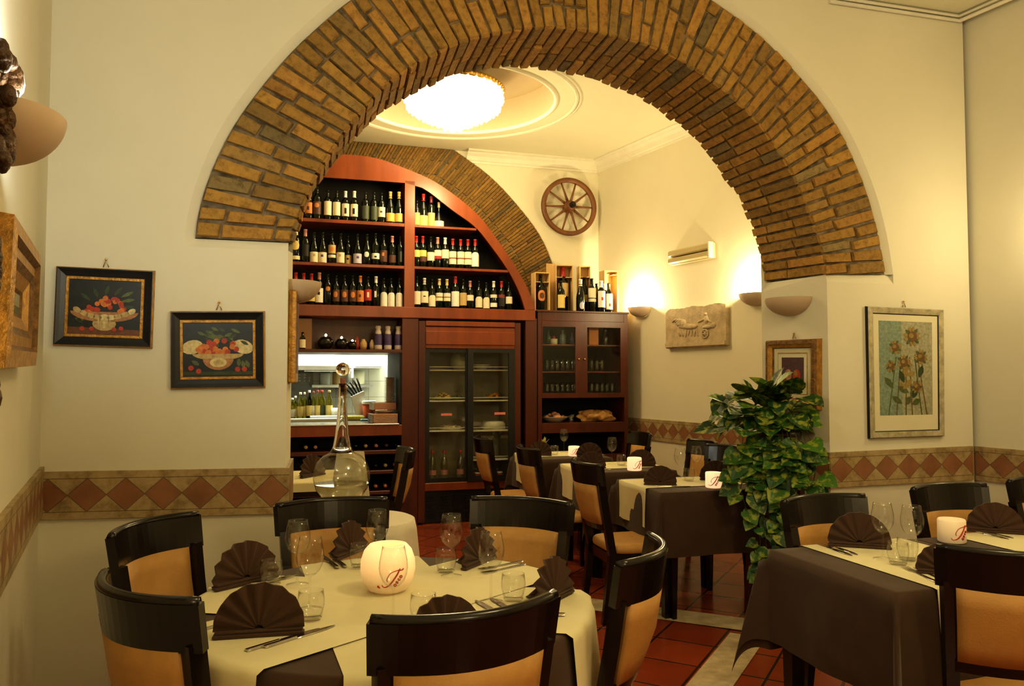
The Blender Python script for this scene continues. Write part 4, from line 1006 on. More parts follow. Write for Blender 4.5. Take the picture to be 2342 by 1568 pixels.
for s, x0, x1 in ((-1, 1241, 1316), (1, 1343, 1419)):
    a, c = (uC0 + .045, um) if s < 0 else (um, uC1 - .045); ga, gc = S(x0, 800)[0], S(x1, 800)[0]; gz0, gz1 = zpxs(1330, 898), zpxs(1330, 748)
    b = B(); b.box(a, ga, -.004, .02, zd0, zd1); b.box(gc, c, -.004, .02, zd0, zd1); b.box(ga, gc, -.004, .02, zd0, gz0); b.box(ga, gc, -.004, .02, gz1, zd1)
    dr = obj('door', b, M_redwood_d, cb)
    b = B(); b.quad((ga, .008, gz0), (gc, .008, gz0), (gc, .008, gz1), (ga, .008, gz1)); obj('pane', b, M_pane, dr)
    u, z = S(1323 if s < 0 else 1336.5, 821); b = B(); b.smooth = True; b.ball((u, -.016, z), .011); b.lathe([(.004, 0), (.004, .014)], 8, Matrix.Translation((u, -.004, z)) @ Matrix.Rotation(pi / 2, 4, 'X')); obj('knob', b, M_brass, dr)
# glasses inside
TUM = [(0, 0), (.027, 0), (.030, .004), (.034, .13), (.032, .13), (.028, .01), (0, .009)]
M_gl2 = thin_glass('cupboard_glass', (.72, .75, .74), (.2, .2, .2), .05, .10)
proto = None; k = 0
for lv, nm, xs in (('m', 'upper', (1250, 1262, 1274, 1286, 1298, 1310)), ('m', 'upper', (1352, 1364, 1376)), ('b', 'lower', (1250, 1262, 1274, 1286, 1298, 1310)), ('b', 'lower', (1352, 1364, 1376, 1388, 1400))):
    for q, X in enumerate(xs):
        for rw in (0, 1):
            d = .14 + .09 * rw; p = SHELF.pt(S(X, 860, d)[0], d, GZ[lv] + .0005)
            lab = 'clear tumbler, %s in the %s row, %s cupboard shelf behind the %s door' % (ORD[q], 'back' if rw else 'front', nm, 'left' if X < 1330 else 'right')
            if proto is None:
                proto = thing('tumbler', lab, 'glass', p, SHELF.a, 'tumblers in the cupboard'); b = B(); b.smooth = True; b.lathe([(max(a, .0005), z) for a, z in TUM], 16); obj('bowl', b, M_gl2, proto)
            else: dup(proto, lab, p)
for X, lab, col, h, w in ((1254, 'dark green bottle at the top left of the cupboard', (.05, .10, .06), .15, .03), (1287, 'pale blue bottle on the top cupboard shelf', (.25, .32, .36), .16, .034), (1308, 'blue glass bottle on the top cupboard shelf', (.10, .14, .35), .13, .022)):
    small('liqueur_bottle', lab, 'bottle', [(0, 0), (w, 0), (w, h * .6), (w * .4, h * .75), (w * .4, h), (0, h)], X, GZ['t'], .16, mat('liq%d' % X, col, .2, var=.1), 'liqueur bottles in the cupboard', 14, 770)
r = small('sugar_jar', 'small white jar with a red lid on the top cupboard shelf', 'jar', [(0, 0), (.042, 0), (.042, .06), (0, .061)], 1266, GZ['t'], .13, M_dish, y=770, extra=[('lid', [(.02, .061), (.012, .09), (0, .091)], LM['red'])])
b = B(); b.box(-.055, .055, -.04, .04, 0, .19, bev=.003); o = obj('carton', b, mat('orange_carton', (.60, .22, .06), .6)); o.location = SHELF.pt(S(1355, 770, .16)[0], .16, GZ['t'] + .0005); o.rotation_euler = (0, 0, SHELF.a); tag(o, 'plain orange carton on the top cupboard shelf', 'box')
small('glass_jug', 'clear glass jug on the top right cupboard shelf', 'jug', [(.035, 0), (.045, .05), (.04, .1), (.02, .13), (.024, .17)], 1385, GZ['t'], .18, M_gl2, y=770)
r = small('serving_bowl', 'white bowl of sliced food in the open niche of the cupboard', 'bowl', [(0, 0), (.08, 0), (.15, .055), (.155, .06), (.08, .012), (0, .01)], 1267, zN, .16, M_dish, y=950); with_food(r, food('sliced_food', .12, .06, (.62, .30, .16), .05))
small('glass_dome', 'clear glass bell at the back of the cupboard niche', 'dome', [(.10, 0), (.10, .07), (.06, .12), (.012, .13), (.012, .15)], 1305, zN, .36, M_gl2, y=940)
r = thing('bread_bag', 'crumpled bag of bread rolls in the cupboard niche', 'bread', SHELF.pt(S(1364, 955, .16)[0], .16, zN + .0005), SHELF.a)
b = B(); b.smooth = True; rr = random.Random(5)
def bag(u, v):
    a = 2 * pi * u; ph2 = pi * v; k = 1 + .12 * sin(a * 5 + 3 * ph2) + .08 * sin(a * 9 - 5 * ph2)
    return Vector((cos(a) * sin(ph2) * .20 * k, sin(a) * sin(ph2) * .11 * k, max(0, .055 - cos(ph2) * .06 * k + .02 * sin(a * 3) * sin(ph2))))
b.grid(bag, 48, 16); obj('bag', b, mat('bread_bag', (.66, .36, .12), .55, var=.3, scale=25), r)
for dx in (-.11, 0, .1):
    b = B(); b.smooth = True; b.ball((dx, 0.0, .075), .07, .06, .05); obj('bread_roll', b, mat('crust%d' % (dx * 100), (.55, .27, .08), .6, var=.25), r)

# ---------------------------------------------------------------- wooden wine boxes and bottles on the cupboard
M_pine = wood('pine_box', (.62, .40, .16), (.75, .52, .24), .5, 7)
TZ = zC1 + .0005
def q9(x, y): return 1190 + x / 9.008, 590 + y / 9.008
def wbox(label, x0, x1, top, bot, d, dp, cap, bands, kind='bord', side=0.0, shelf_at=.62, bs=None):
    X0, Y0 = q9(x0, top); X1, Y1 = q9(x1, bot); u0, z1 = S(X0, Y0, d); u1, _ = S(X1, Y1, d); w = u1 - u0; h = z1 - TZ
    r = thing('wine_box', label, 'wooden box', SHELF.pt((u0 + u1) / 2, d, TZ), SHELF.a + side, 'wooden wine boxes on the cupboard'); t = .010
    b = B(); b.box(-w / 2, -w / 2 + t, 0, dp, 0, h); b.box(w / 2 - t, w / 2, 0, dp, 0, h); b.box(-w / 2 + t, w / 2 - t, 0, dp, 0, t); b.box(-w / 2 + t, w / 2 - t, 0, dp, h - t, h); b.box(-w / 2 + t, w / 2 - t, dp - t, dp, t, h - t); obj('case', b, M_pine, r)
    b = B(); z = h * shelf_at; g = min(.022, w * .18)
    b.box(-w / 2 + t, -g, .005, dp - t, z, z + .007); b.box(g, w / 2 - t, .005, dp - t, z, z + .007); b.box(-g, g, dp * .62 + .02, dp - t, z, z + .007); obj('neck_holder', b, M_pine, r)
    sc = bs or (h - .03) / .297
    M = Matrix.Rotation(SHELF.a + side, 4, 'Z') @ Vector((0, dp * .46, 0))
    bottle(kind, cap, bands, 'bottle inside the ' + label, SHELF.pt((u0 + u1) / 2, d, TZ + t + .0005) + M, SHELF.a + side, 'bottles on top of the cupboard', min(sc, (w / 2 - t - .003) / BR[kind]))
wbox('low open wooden wine box at the left end of the cupboard top', 300, 612, 285, 1090, .10, .13, None, [(.075, .165, 'orange', 'round'), (.095, .145, 'brown', 'dot'), (.105, .135, 'orange', 'rect')][:2], side=0.0, shelf_at=.74)
wbox('tall wooden wine box with a red capped bottle, second from the left', 735, 1085, 130, 1090, .17, .16, 'red', [(.10, .19, 'tan', 'rect')], side=-.10, shelf_at=.73)
wbox('shaded tall wooden wine box, third from the left on the cupboard', 1225, 1450, 155, 1085, .30, .13, None, [(.09, .15, 'tan', 'rect')], side=-.14, shelf_at=.76)
wbox('wooden wine box at the right end of the cupboard top', 1730, 2020, 250, 1085, .24, .13, 'black', [(.09, .2, 'blue', 'rect')], side=.05, shelf_at=.9, bs=.95)
b = B(); X0, Y0 = q9(650, 110); X1, _ = q9(720, 300); a, zt_ = S(X0, Y0, .27); c, _ = S(X1, Y0, .27); b.box(-.10, .0, 0, .011, 0, zt_ - TZ); o = obj('box_lid', b, M_pine); o.location = SHELF.pt(a + .045, .29, TZ); o.rotation_euler = (0, 0, SHELF.a); tag(o, 'loose sliding lid of a wooden wine box leaning behind the second box', 'lid')
for x, top, d, kind, cap, bands, lab in ((838, 470, .09, 'bord', None, [(.03, .16, 'yellow', 'rect')], 'small bottle with a yellow label before the second wooden box'), (1240, 440, .08, 'burg', 'white', [(.02, .085, 'lilac', 'dot')], 'sparkling wine bottle with white neck foil on the cupboard'), (1470, 420, .12, 'bord', None, [(.125, .21, 'cream', 'rect'), (.09, .117, 'cream', 'rect')], 'large bottle with a two part cream label on the cupboard'), (1573, 525, .24, 'bord', None, None, 'dark bottle half hidden behind the large cream label one'), (1665, 470, .10, 'bord', 'white', [(.045, .20, 'white', 'rect'), (.11, .14, 'red', 'emblem')], 'bottle with a tall white label and red mark on the cupboard'), (1735, 530, .22, 'bord', 'white', None, 'dark bottle peeping out between the two white labelled ones'), (1820, 520, .12, 'bord', 'green', [(.03, .19, 'white', 'rect'), (.06, .09, 'red', 'emblem')], 'bottle with a green capsule and white label on the cupboard')):
    X, Y = q9(x, top); u, z = S(X, Y, d); bottle(kind, cap, bands, lab, SHELF.pt(u, d, TZ), SHELF.a - .05, 'bottles on top of the cupboard', (z - TZ) / .297 if d > .2 else min(1.25, (z - TZ) / .297))

# ---------------------------------------------------------------- niche items above the hatch
zq = zn1 + .0005
small('sauce_bottle', 'small dark bottle with a cream label in front of the niche pilaster', 'bottle', [(0, 0), (.028, 0), (.028, .10), (.012, .125), (.012, .16), (0, .161)], 692, zq, .05, M_bottle, y=790, extra=[('label', [(.0285, .01), (.0285, .09)], LM['cream'])])
for k, (X, lab) in enumerate(((745, 'largest dark lantern ball with a tiny light, left in the niche'), (781, 'middle dark lantern ball with a tiny light in the niche'), (806, 'smallest dark lantern ball with a tiny light in the niche'))):
    s = (1, .85, .65)[k]
    small('ball_lantern', lab, 'lantern', [(0, 0), (.04 * s, 0), (.075 * s, .05 * s), (.075 * s, .08 * s), (.045 * s, .12 * s), (.03 * s, .122 * s)], X, zq, .12, mat('lantern%d' % k, (.01, .008, .006), .3), 'ball lanterns in the niche', y=790, extra=[('flame', [(0, .123 * s), (.011, .132 * s), (.011, .142 * s), (0, .153 * s)], mat('flame%d' % k, (1, .7, .3), .5, var=0, emit=(1, .75, .4), es=25))])
for X, col, h, w, lab in ((817, (.35, .04, .03), .13, .02, 'slim red bottle in the niche'), (831, (.55, .36, .16), .105, .036, 'cream round jar in the niche'), (851, (.60, .45, .32), .10, .026, 'short white pot beside the dispensers')):
    small('condiment_jar', lab, 'jar', [(0, 0), (w * .8, 0), (w, h * .3), (w, h * .6), (w * .6, h * .85), (w * .4, h), (0, h)], X, zq, .10, mat('cond%d' % X, col, .4, var=.2), y=790)
M_disp = mat('dispenser_white', (.62, .52, .48), .4, var=.05); M_disl = mat('dispenser_label', (.07, .045, .16), .4, var=.3)
for k, X in enumerate((865, 887, 911)):
    small('pump_dispenser', ('left', 'middle', 'right')[k] + ' white pump bottle with a purple label in the niche', 'bottle', [(0, 0), (.036, 0), (.038, .01), (.038, .045)], X, zq, .07, M_disp, 'pump bottles in the niche', y=790, extra=[('label', [(.0378, .045), (.0378, .14), (.03, .155)], M_disl), ('pump', [(.03, .155), (.03, .175), (.022, .20), (.028, .215), (.024, .235), (0, .236)], M_disp)])
# ================================================================ PICTURES
def picture(name, label, cat, fr, px, d0, loops, mats, canvas, hang=None, group=None, pattern=None, proj=0.0):
    """px: TL,TR,BR,BL in the photo; loops: (inset, depth in front of wall, part name, material) outwards to inwards"""
    q = [fr.px(x, y, -proj) for x, y in px]
    cu = sum(p[0] for p in q) / 4; cz = sum(p[1] for p in q) / 4
    L = [Vector((p[0] - cu, p[1] - cz)) for p in q]
    wv = ((L[1] - L[0]).length + (L[2] - L[3]).length) / 2; hv = ((L[0] - L[3]).length + (L[1] - L[2]).length) / 2
    def P(i, s, t, d):
        s0 = i / wv; t0 = i / hv; S_ = s0 + s * (1 - 2 * s0); T_ = t0 + t * (1 - 2 * t0)
        p = L[3].lerp(L[2], S_).lerp(L[0].lerp(L[1], S_), T_); return (p.x, -d, p.y)
    r = thing(name, label, cat, fr.pt(cu, 0, cz), fr.a, group)
    parts = {}
    ring = lambda i, d: [P(i, 0, 0, d), P(i, 1, 0, d), P(i, 1, 1, d), P(i, 0, 1, d)]
    prev = (0, .0)
    for i, d, part, m in loops:
        b, pm = parts.setdefault(part, (B(), []))
        if m not in pm: pm.append(m)
        b.m = pm.index(m)
        a, c = ring(*prev), ring(i, d)
        for k in range(4): b.quad(a[k], a[(k + 1) % 4], c[(k + 1) % 4], c[k])
        prev = (i, d)
    for part, (b, m) in parts.items(): obj(part, b, m, r)
    ins, dep = prev
    b = B(); a = ring(ins, dep); b.quad(*a)
    ms = [canvas]
    if pattern:
        def Q(s, t, k=0): return P(ins, s, t, dep + .0006 + k * .0003)
        pattern(b, ms, Q, (wv - 2 * ins) / (hv - 2 * ins))
    obj('painting', b, ms, r)
    if hang:
        b = B(); b.smooth = True; b.tube([(-.012, -.006, hv / 2 + .005), (0, -.008, hv / 2 + .04), (.012, -.006, hv / 2 + .005)], .0025, 6); b.ball((0, -.008, hv / 2 + .042), .006); obj('hook', b, M_brass, r)
    return r
def pal(ms, m):
    if m not in ms: ms.append(m)
    return ms.index(m)
PM = {k: mat('paint_' + k, c, .5, var=.25, scale=60) for k, c in {'red': (.42, .05, .015), 'orange': (.60, .19, .03), 'leaf': (.10, .13, .035), 'leafd': (.035, .055, .02), 'bowl': (.50, .36, .15), 'bowll': (.62, .52, .26), 'bowlr': (.40, .19, .07), 'table': (.15, .055, .02), 'straw': (.30, .21, .06), 'brownp': (.16, .085, .025), 'teal': (.22, .29, .22), 'teald': (.12, .20, .18), 'greyp': (.34, .33, .22), 'plum': (.09, .045, .06), 'pinkp': (.45, .22, .15), 'dkgrn': (.09, .11, .035)}.items()}
def ell(b, ms, Q, asp, cx, cy, rx, ry, m, k=0, rot=0, n=14, a0=0, a1=2 * pi):
    b.m = pal(ms, m); pts = []
    for i in range(n + (0 if abs(a1 - a0 - 2 * pi) < 1e-6 else 1)):
        a = a0 + (a1 - a0) * i / n; x, y = rx * cos(a), ry * sin(a)
        x, y = x * cos(rot) - y * sin(rot), x * sin(rot) + y * cos(rot); pts.append(Q(cx + x / asp, cy + y, k))
    b.poly(pts)
def leafp(b, ms, Q, asp, cx, cy, l, w, rot, m, k=0):
    b.m = pal(ms, m); pts = []
    for s, t in ((0, 0), (.25, .7), (.55, 1), (.8, .6), (1, 0), (.8, -.6), (.55, -1), (.25, -.7)):
        x, y = s * l, t * w; x, y = x * cos(rot) - y * sin(rot), x * sin(rot) + y * cos(rot); pts.append(Q(cx + x / asp, cy + y, k))
    b.poly(pts)
def fruit1(b, ms, Q, asp):
    rr = random.Random(2)
    b.m = pal(ms, PM['table']); b.poly([Q(0, 0, 0), Q(1, 0, 0), Q(1, .10, 0), Q(0, .13, 0)])
    for cx, cy, l, rot in ((.5, .72, .2, 1.3), (.62, .72, .22, .9), (.72, .7, .24, .5), (.72, .62, .25, .2), (.74, .52, .22, .05), (.4, .68, .2, 2.0), (.3, .62, .22, 2.5), (.22, .25, .16, 2.9), (.2, .2, .14, 2.4)): leafp(b, ms, Q, asp, cx, cy, l, .035, rot, PM['leaf' if rr.random() < .5 else 'leafd'], 0)
    ell(b, ms, Q, asp, .5, .42, .57, .19, PM['bowlr'], 1, a0=pi, a1=2 * pi); ell(b, ms, Q, asp, .5, .20, .20, .13, PM['bowl'], 1)
    for k in range(30):
        a = rr.uniform(0, pi); q = sqrt(rr.random()); ell(b, ms, Q, asp, .52 + cos(a) * q * .28, .42 + sin(a) * q * .27, .045, .045, PM['orange' if rr.random() < .35 else 'red'], 2 + k * .15, n=10)
    for k in range(9): t = -1 + 2 * k / 8; ell(b, ms, Q, asp, .5 + t * .38, .31 + .13 * t * t, .075 if k != 4 else .09, .05 if k != 4 else .065, PM['bowll' if k in (4, 5, 8) else 'bowl'], 8, rot=t * .6)
    for k in range(5): ell(b, ms, Q, asp, .42 + .04 * k, .19, .028, .085, PM['bowll' if k == 2 else 'bowl'], 9)
    for cx in (.2, .33, .64, .74): ell(b, ms, Q, asp, cx, .1 + .02 * (cx > .7), .042, .042, PM['red'], 9, n=10)
def fruit2(b, ms, Q, asp):
    rr = random.Random(4)
    b.m = pal(ms, PM['leafd']); b.poly([Q(0, .03, 0), Q(1, .03, 0), Q(1, .09, 0), Q(0, .09, 0)])
    ell(b, ms, Q, asp, .13, .55, .19, .13, PM['bowll'], 0, rot=.25); ell(b, ms, Q, asp, .86, .55, .19, .13, PM['bowll'], 0, rot=-.3)
    for k in range(22): leafp(b, ms, Q, asp, rr.uniform(.3, .85), rr.uniform(.66, .86), rr.uniform(.13, .2), .03, rr.choice((2.7, -.9, -.5, .4, 3.4)), PM['leaf' if rr.random() < .55 else 'leafd'], .2 + k * .1)
    for cx, cy, rot in ((.12, .3, -.6), (.85, .3, -1.4), (.9, .3, -1.2), (.8, .34, -1.6)): leafp(b, ms, Q, asp, cx, cy, .16, .04, rot, PM['leaf'], 1)
    for k in range(34):
        a = rr.uniform(0, pi); q = sqrt(rr.random()); ell(b, ms, Q, asp, .5 + cos(a) * q * .31, .42 + sin(a) * q * .27, .052, .052, PM['orange' if rr.random() < .5 else 'red'], 3 + k * .12, n=10)
    ell(b, ms, Q, asp, .5, .42, .45, .12, PM['bowl'], 8, a0=pi, a1=2 * pi); ell(b, ms, Q, asp, .5, .33, .27, .21, PM['bowlr'], 9, a0=pi, a1=2 * pi); ell(b, ms, Q, asp, .5, .26, .15, .09, PM['bowll'], 10); ell(b, ms, Q, asp, .5, .26, .09, .05, PM['bowl'], 11)
    for cx, cy in ((.11, .16), (.22, .1), (.78, .13), (.88, .13)): ell(b, ms, Q, asp, cx, cy, .05, .05, PM['red'], 9, n=10)
M_cv = mat('dark_canvas', (.010, .012, .010), .45, var=.4, scale=30)
LP = [(.004, .022, 'gilt_edge', M_gold), (.008, .026, 'gilt_edge', M_gold), (.012, .026, 'frame', M_navy), (.030, .020, 'frame', M_navy), (.055, .013, 'frame', M_navy), (.058, .016, 'gilt_slip', M_gold), (.072, .016, 'gilt_slip', M_gold), (.074, .010, 'gilt_slip', M_gold)]
LP = [(i * .8, d, a, m) for i, d, a, m in LP]
picture('framed_painting', 'upper left painting of a cherry bowl in a black and gold frame', 'painting', ARCH, [(130, 608), (356, 619), (349, 797), (122, 790)], 0, LP, None, M_cv, True, 'fruit bowl paintings', fruit1)
picture('framed_painting', 'lower right painting of an orange fruit bowl, nearest the arch', 'painting', ARCH, [(389, 711), (606, 711), (607, 886), (390, 890)], 0, LP, None, M_cv, True, 'fruit bowl paintings', fruit2)
def flowers(b, ms, Q, asp):
    rr = random.Random(11)
    b.m = pal(ms, PM['teal']); b.poly([Q(0, 0), Q(.42, 0), Q(.42, 1), Q(0, 1)])
    for k, x in enumerate((.15, .3, .48, .6, .78, .88)):
        b.m = pal(ms, PM['brownp' if k % 2 else 'dkgrn']); x1 = .5 + (x - .5) * .55
        b.poly([Q(x, 0, 1), Q(x + .02, 0, 1), Q(x1 + .02, .62, 1), Q(x1, .62, 1)])
    for k in range(16): leafp(b, ms, Q, asp, rr.uniform(.15, .75), rr.uniform(.06, .5), rr.uniform(.10, .2), .035, rr.uniform(.2, 2.9), PM[rr.choice(('dkgrn', 'straw', 'brownp', 'leafd'))], 2 + k * .1)
    for cx, cy, R in ((.62, .84, .085), (.3, .72, .065), (.78, .62, .07), (.46, .56, .07), (.22, .52, .055), (.7, .3, .06)):
        for k in range(12): a = 2 * pi * k / 12 + cx * 9; leafp(b, ms, Q, asp, cx + cos(a) * R * .5 / asp, cy + sin(a) * R * .5, R * .8, R * .22, a, PM['straw' if k % 3 else 'dkgrn'], 5 + k * .05)
        ell(b, ms, Q, asp, cx, cy, R * .72, R * .68, PM['brownp'], 7); ell(b, ms, Q, asp, cx - .02, cy + .01, R * .35, R * .3, PM['straw'], 8)
LS = [(.003, .022, 'frame', M_navy), (.008, .026, 'frame', M_silver), (.040, .020, 'frame', M_silver), (.046, .014, 'frame', M_navy), (.048, .014, 'passepartout', M_mat), (.086, .013, 'passepartout', M_mat)]
# uneven passepartout: the picture sits high on its mount, so the lower margin is added as the mount's own strip
def flowers2(b, ms, Q, asp):
    b.m = pal(ms, M_mat); b.poly([Q(-.01, -.01, 0), Q(1.01, -.01, 0), Q(1.01, .085, 0), Q(-.01, .085, 0)])
    flowers(b, ms, lambda s, t, k=0: Q(s, .085 + .915 * t, k), asp / .915)
picture('framed_print', 'tall dried flower print in a silver frame right of the arch', 'picture', ARCH, [(1978, 700), (2153, 708), (2155, 997), (1984, 1003)], 0, LS, None, PM['greyp'], True, None, flowers2)
def apples(b, ms, Q, asp):
    b.m = pal(ms, PM['brownp']); b.poly([Q(0, 0, 0), Q(1, 0, 0), Q(1, .3, 0), Q(0, .3, 0)])
    ell(b, ms, Q, asp, .3, .45, .14, .18, PM['pinkp'], 1); ell(b, ms, Q, asp, .68, .45, .15, .18, PM['red'], 1); ell(b, ms, Q, asp, .27, .5, .06, .08, PM['greyp'], 2); ell(b, ms, Q, asp, .63, .5, .07, .09, PM['straw'], 2); ell(b, ms, Q, asp, .45, .24, .25, .05, PM['teald'], 1)
LG = [(.004, .045, 'frame', M_gold), (.012, .060, 'frame', M_gold_d), (.030, .062, 'frame', M_gold_d), (.036, .050, 'frame', M_gold), (.052, .042, 'frame', M_gold), (.058, .03, 'frame', M_gold_d), (.062, .03, 'passepartout', M_mat), (.085, .028, 'passepartout', M_mat), (.087, .03, 'gilt_slip', M_gold), (.090, .03, 'gilt_slip', M_gold), (.091, .027, 'passepartout', M_mat), (.115, .026, 'passepartout', M_mat)]
picture('framed_painting', 'small painting of two apples in a deep gold frame above the plant', 'painting', RJ, [(1750, 778), (1868, 773), (1868, 938), (1750, 925)], 0, LG, None, PM['plum'], True, None, apples, proj=.05)
def dim(b, ms, Q, asp):
    b.m = pal(ms, PM['dkgrn']); b.poly([Q(0, 0), Q(1, 0), Q(1, .4), Q(0, .4)]); ell(b, ms, Q, asp, .45, .45, .3, .25, PM['straw'], 1)
LL = [(.0, .025, 'frame', M_gold), (.004, .058, 'frame', M_gold), (.05, .064, 'frame', M_gold), (.065, .048, 'frame', M_gold_d), (.095, .050, 'frame', M_gold), (.12, .04, 'frame', M_gold_d), (.16, .025, 'frame', M_gold), (.17, .018, 'frame', M_gold_d)]
pa = [LEFT.px(30, 488, -.055), LEFT.px(90, 582, -.055), LEFT.px(80, 838, -.055), LEFT.px(8, 843, -.055)]
picture('framed_painting', 'painting in a heavy gilt frame on the left wall, seen edge on', 'painting', LEFT, [(30, 486), (90, 580), (80, 838), (8, 845)], 0, LL, None, PM['greyp'], None, None, dim, proj=.055)
# gilt frame on the left side of the opening, only its edge shows
r = thing('framed_painting', 'gilt framed painting on the left side of the opening, only its edge showing', 'painting', LJ.pt(LJL * .5, 0, 1.66), LJ.a)
b = B(); b.box(-.17, .17, -.04, -.001, -.24, .24, bev=.006); obj('frame', b, M_gold, r)
b = B(); b.box(-.12, .12, -.042, -.0405, -.19, .19); obj('painting', b, PM['plum'], r)
# carved gilt mirror at the left edge
um, zm = LEFT.px(18, 400, -.05)
r = thing('carved_mirror', 'dark carved gilt mirror frame cut by the left edge of the photo', 'mirror', LEFT.pt(um - .25, 0, 1.74), LEFT.a)
b = B(); b.smooth = True; rr = random.Random(9)
def eu(y, x): u, z = LEFT.px(x, y, -.055); return u - (um - .25), z - 1.74
for y, x, s in ((118, 8, .028), (150, 16, .035), (185, 22, .042), (215, 18, .036), (245, 12, .03), (285, 10, .026), (315, 12, .03), (338, 8, .03), (345, 0, .03)):
    u, z = eu(y, x - 6)
    for k in range(7): b.ball((u - rr.uniform(-.012, .03), -.05 + rr.uniform(-.02, .02), z + rr.uniform(-.02, .02)), s * rr.uniform(.5, 1), s * .6, s * rr.uniform(.6, 1.1), 10, 6)
for y, x in ((400, -10), (450, -12), (500, -10), (560, -4), (590, -2), (620, -2), (650, -6), (700, -14), (760, -14), (820, -12), (880, -8), (910, -4)):
    u, z = eu(y, x); b.ball((u - .01, -.04, z), .022, .025, .035, 10, 6)
b.smooth = False; b.box(-.42, -.32, -.03, -.002, -.38, .48); b.box(-.32, eu(500, -20)[0], -.03, -.002, .40, .48); b.box(-.32, eu(500, -20)[0], -.03, -.002, -.38, -.30); b.box(eu(500, -20)[0] - .06, eu(500, -20)[0], -.03, -.002, -.30, .40)
obj('carved_frame', b, mat('carved_dark', (.075, .036, .012), .45, .2, var=.6, scale=40, bmp=.9, bscale=60), r)
b = B(); b.quad((-.32, -.008, -.30), (eu(500, -20)[0] - .06, -.008, -.30), (eu(500, -20)[0] - .06, -.008, .40), (-.32, -.008, .40)); obj('mirror_glass', b, mat('mirror', (.8, .8, .78), .03, 1.0, var=0), r)

# ================================================================ SCONCES
def sconce_mesh(w=.165, dp=.165, h=.115):
    b = B(); b.smooth = True
    def fn(u, v, k=1.0, up=0.0):
        a = pi * u; q = (pi / 2) * v
        # plan: pointed half lens, profile: quarter ellipse
        x = -cos(a) * w * sin(q) ** .9 * k; y = -sin(a) ** .8 * dp * sin(q) ** .8 * k
        return Vector((x, y - .001, -h * cos(q) ** 1.15 + up))
    b.grid(lambda u, v: fn(u, v), 28, 12); b.grid(lambda u, v: fn(1 - u, v, .93, .006 * (1 - v)), 28, 12)
    for i in range(28):
        a, c = fn(i / 28, 1), fn((i + 1) / 28, 1); a2, c2 = fn(i / 28, 1, .93), fn((i + 1) / 28, 1, .93)
        b.quad(a, c, c2, a2)
    return b
SCM = sconce_mesh().mesh('sconce_bowl', M_ceramic)
LIT = []; SCE = []
def sconce(fr, u, z, label, sc=1.0, e=0, mirror=None):
    r = thing('wall_sconce', label, 'wall lamp', fr.pt(u, -.001, z), fr.a, 'half bowl wall sconces'); r.scale = (sc, sc, sc)
    obj('bowl', None, None, r, SCM)
    b = B(); b.box(-.05, .05, -.015, -.001, -.05, -.004); obj('wall_bracket', b, M_ceramic, r)
    b = B(); b.smooth = True; b.lathe([(.011, -.085), (.011, -.05)], 10, Matrix.Translation((0, -.07, 0)), cap0=True, cap1=True); b.lathe([(.010, -.05), (.022, -.03), (.024, -.015), (.012, .0), (.0005, .002)], 12, Matrix.Translation((0, -.07, 0))); obj('bulb', b, mat('bulb_%d' % len(LIT), (.9, .85, .7), .3, var=0, emit=(1, .8, .5), es=12 if e else 0), r)
    if e: LIT.append(fr.pt(u, -.085 * sc, z + .045 * sc)); SCE.append(e)
u, z = BRIGHT.px(1466, 703, -.02); sconce(BRIGHT, u, z + .0, 'lit half bowl sconce beside the cupboard on the far right wall', .92, 36)
u, z = BRIGHT.px(1728, 671, -.03); sconce(BRIGHT, u, z, 'lit half bowl sconce half hidden behind the right pier of the arch', .98, 36)
u, z = RJ.px(1803, 682, -.03); sconce(RJ, u, z, 'unlit half bowl sconce on the right side of the opening, above the gold frame', .98)
sconce(LJ, LJL * .45, LJ.pt(0, 0, 0).z + ph(700, 640, 2.1).z * 0 + 1.45 + (862 - 645) / 1786 * 4.15, 'half bowl sconce on the left side of the opening, in front of the bottles', .98)
u, z = LEFT.px(62, 262, -.10); sconce(LEFT, LEFT.px(139, 290, -.17)[0] + .12, 2.088, 'large half bowl sconce on the left wall, cut by the photo edge', 1.06, 26)

# ================================================================ WAGON WHEEL
u, z = BACK.px(1301, 473, -.10)
r = thing('wagon_wheel', 'wooden wagon wheel with ten spokes hanging on the far wall', 'wheel', BACK.pt(u, 0, z), BACK.a)
M_wh = wood('wheel_wood', (.14, .055, .018), (.24, .10, .035), .5, 8); WR = .337
RX = Matrix.Rotation(pi / 2, 4, 'X')
b = B(); b.lathe([(WR - .05, .085), (WR, .085), (WR, .125), (WR - .05, .125), (WR - .05, .085)], 56, RX); obj('rim', b, M_wh, r)
b = B(); b.smooth = True; b.lathe([(.04, .02), (.055, .03), (.06, .10), (.07, .105), (.07, .13), (.055, .135), (.05, .20), (.036, .205)], 20, RX, cap0=True, cap1=True); obj('hub', b, M_wh, r)
b = B(); b.smooth = True; b.lathe([(.034, .2055), (.036, .235), (.026, .24), (.022, .235)], 18, RX, cap1=True); b.cyl(.01, .0, .02, 10, RX); obj('hub_cap', b, M_iron, r)
for k in range(10):
    a = 2 * pi * k / 10 + .02; b = B(); b.smooth = True; b.tube([(cos(a) * .055, -.115, sin(a) * .055), (cos(a) * .15, -.112, sin(a) * .15), (cos(a) * (WR - .045), -.105, sin(a) * (WR - .045))], [.017, .013, .009], 8); obj('spoke', b, M_wh, r)

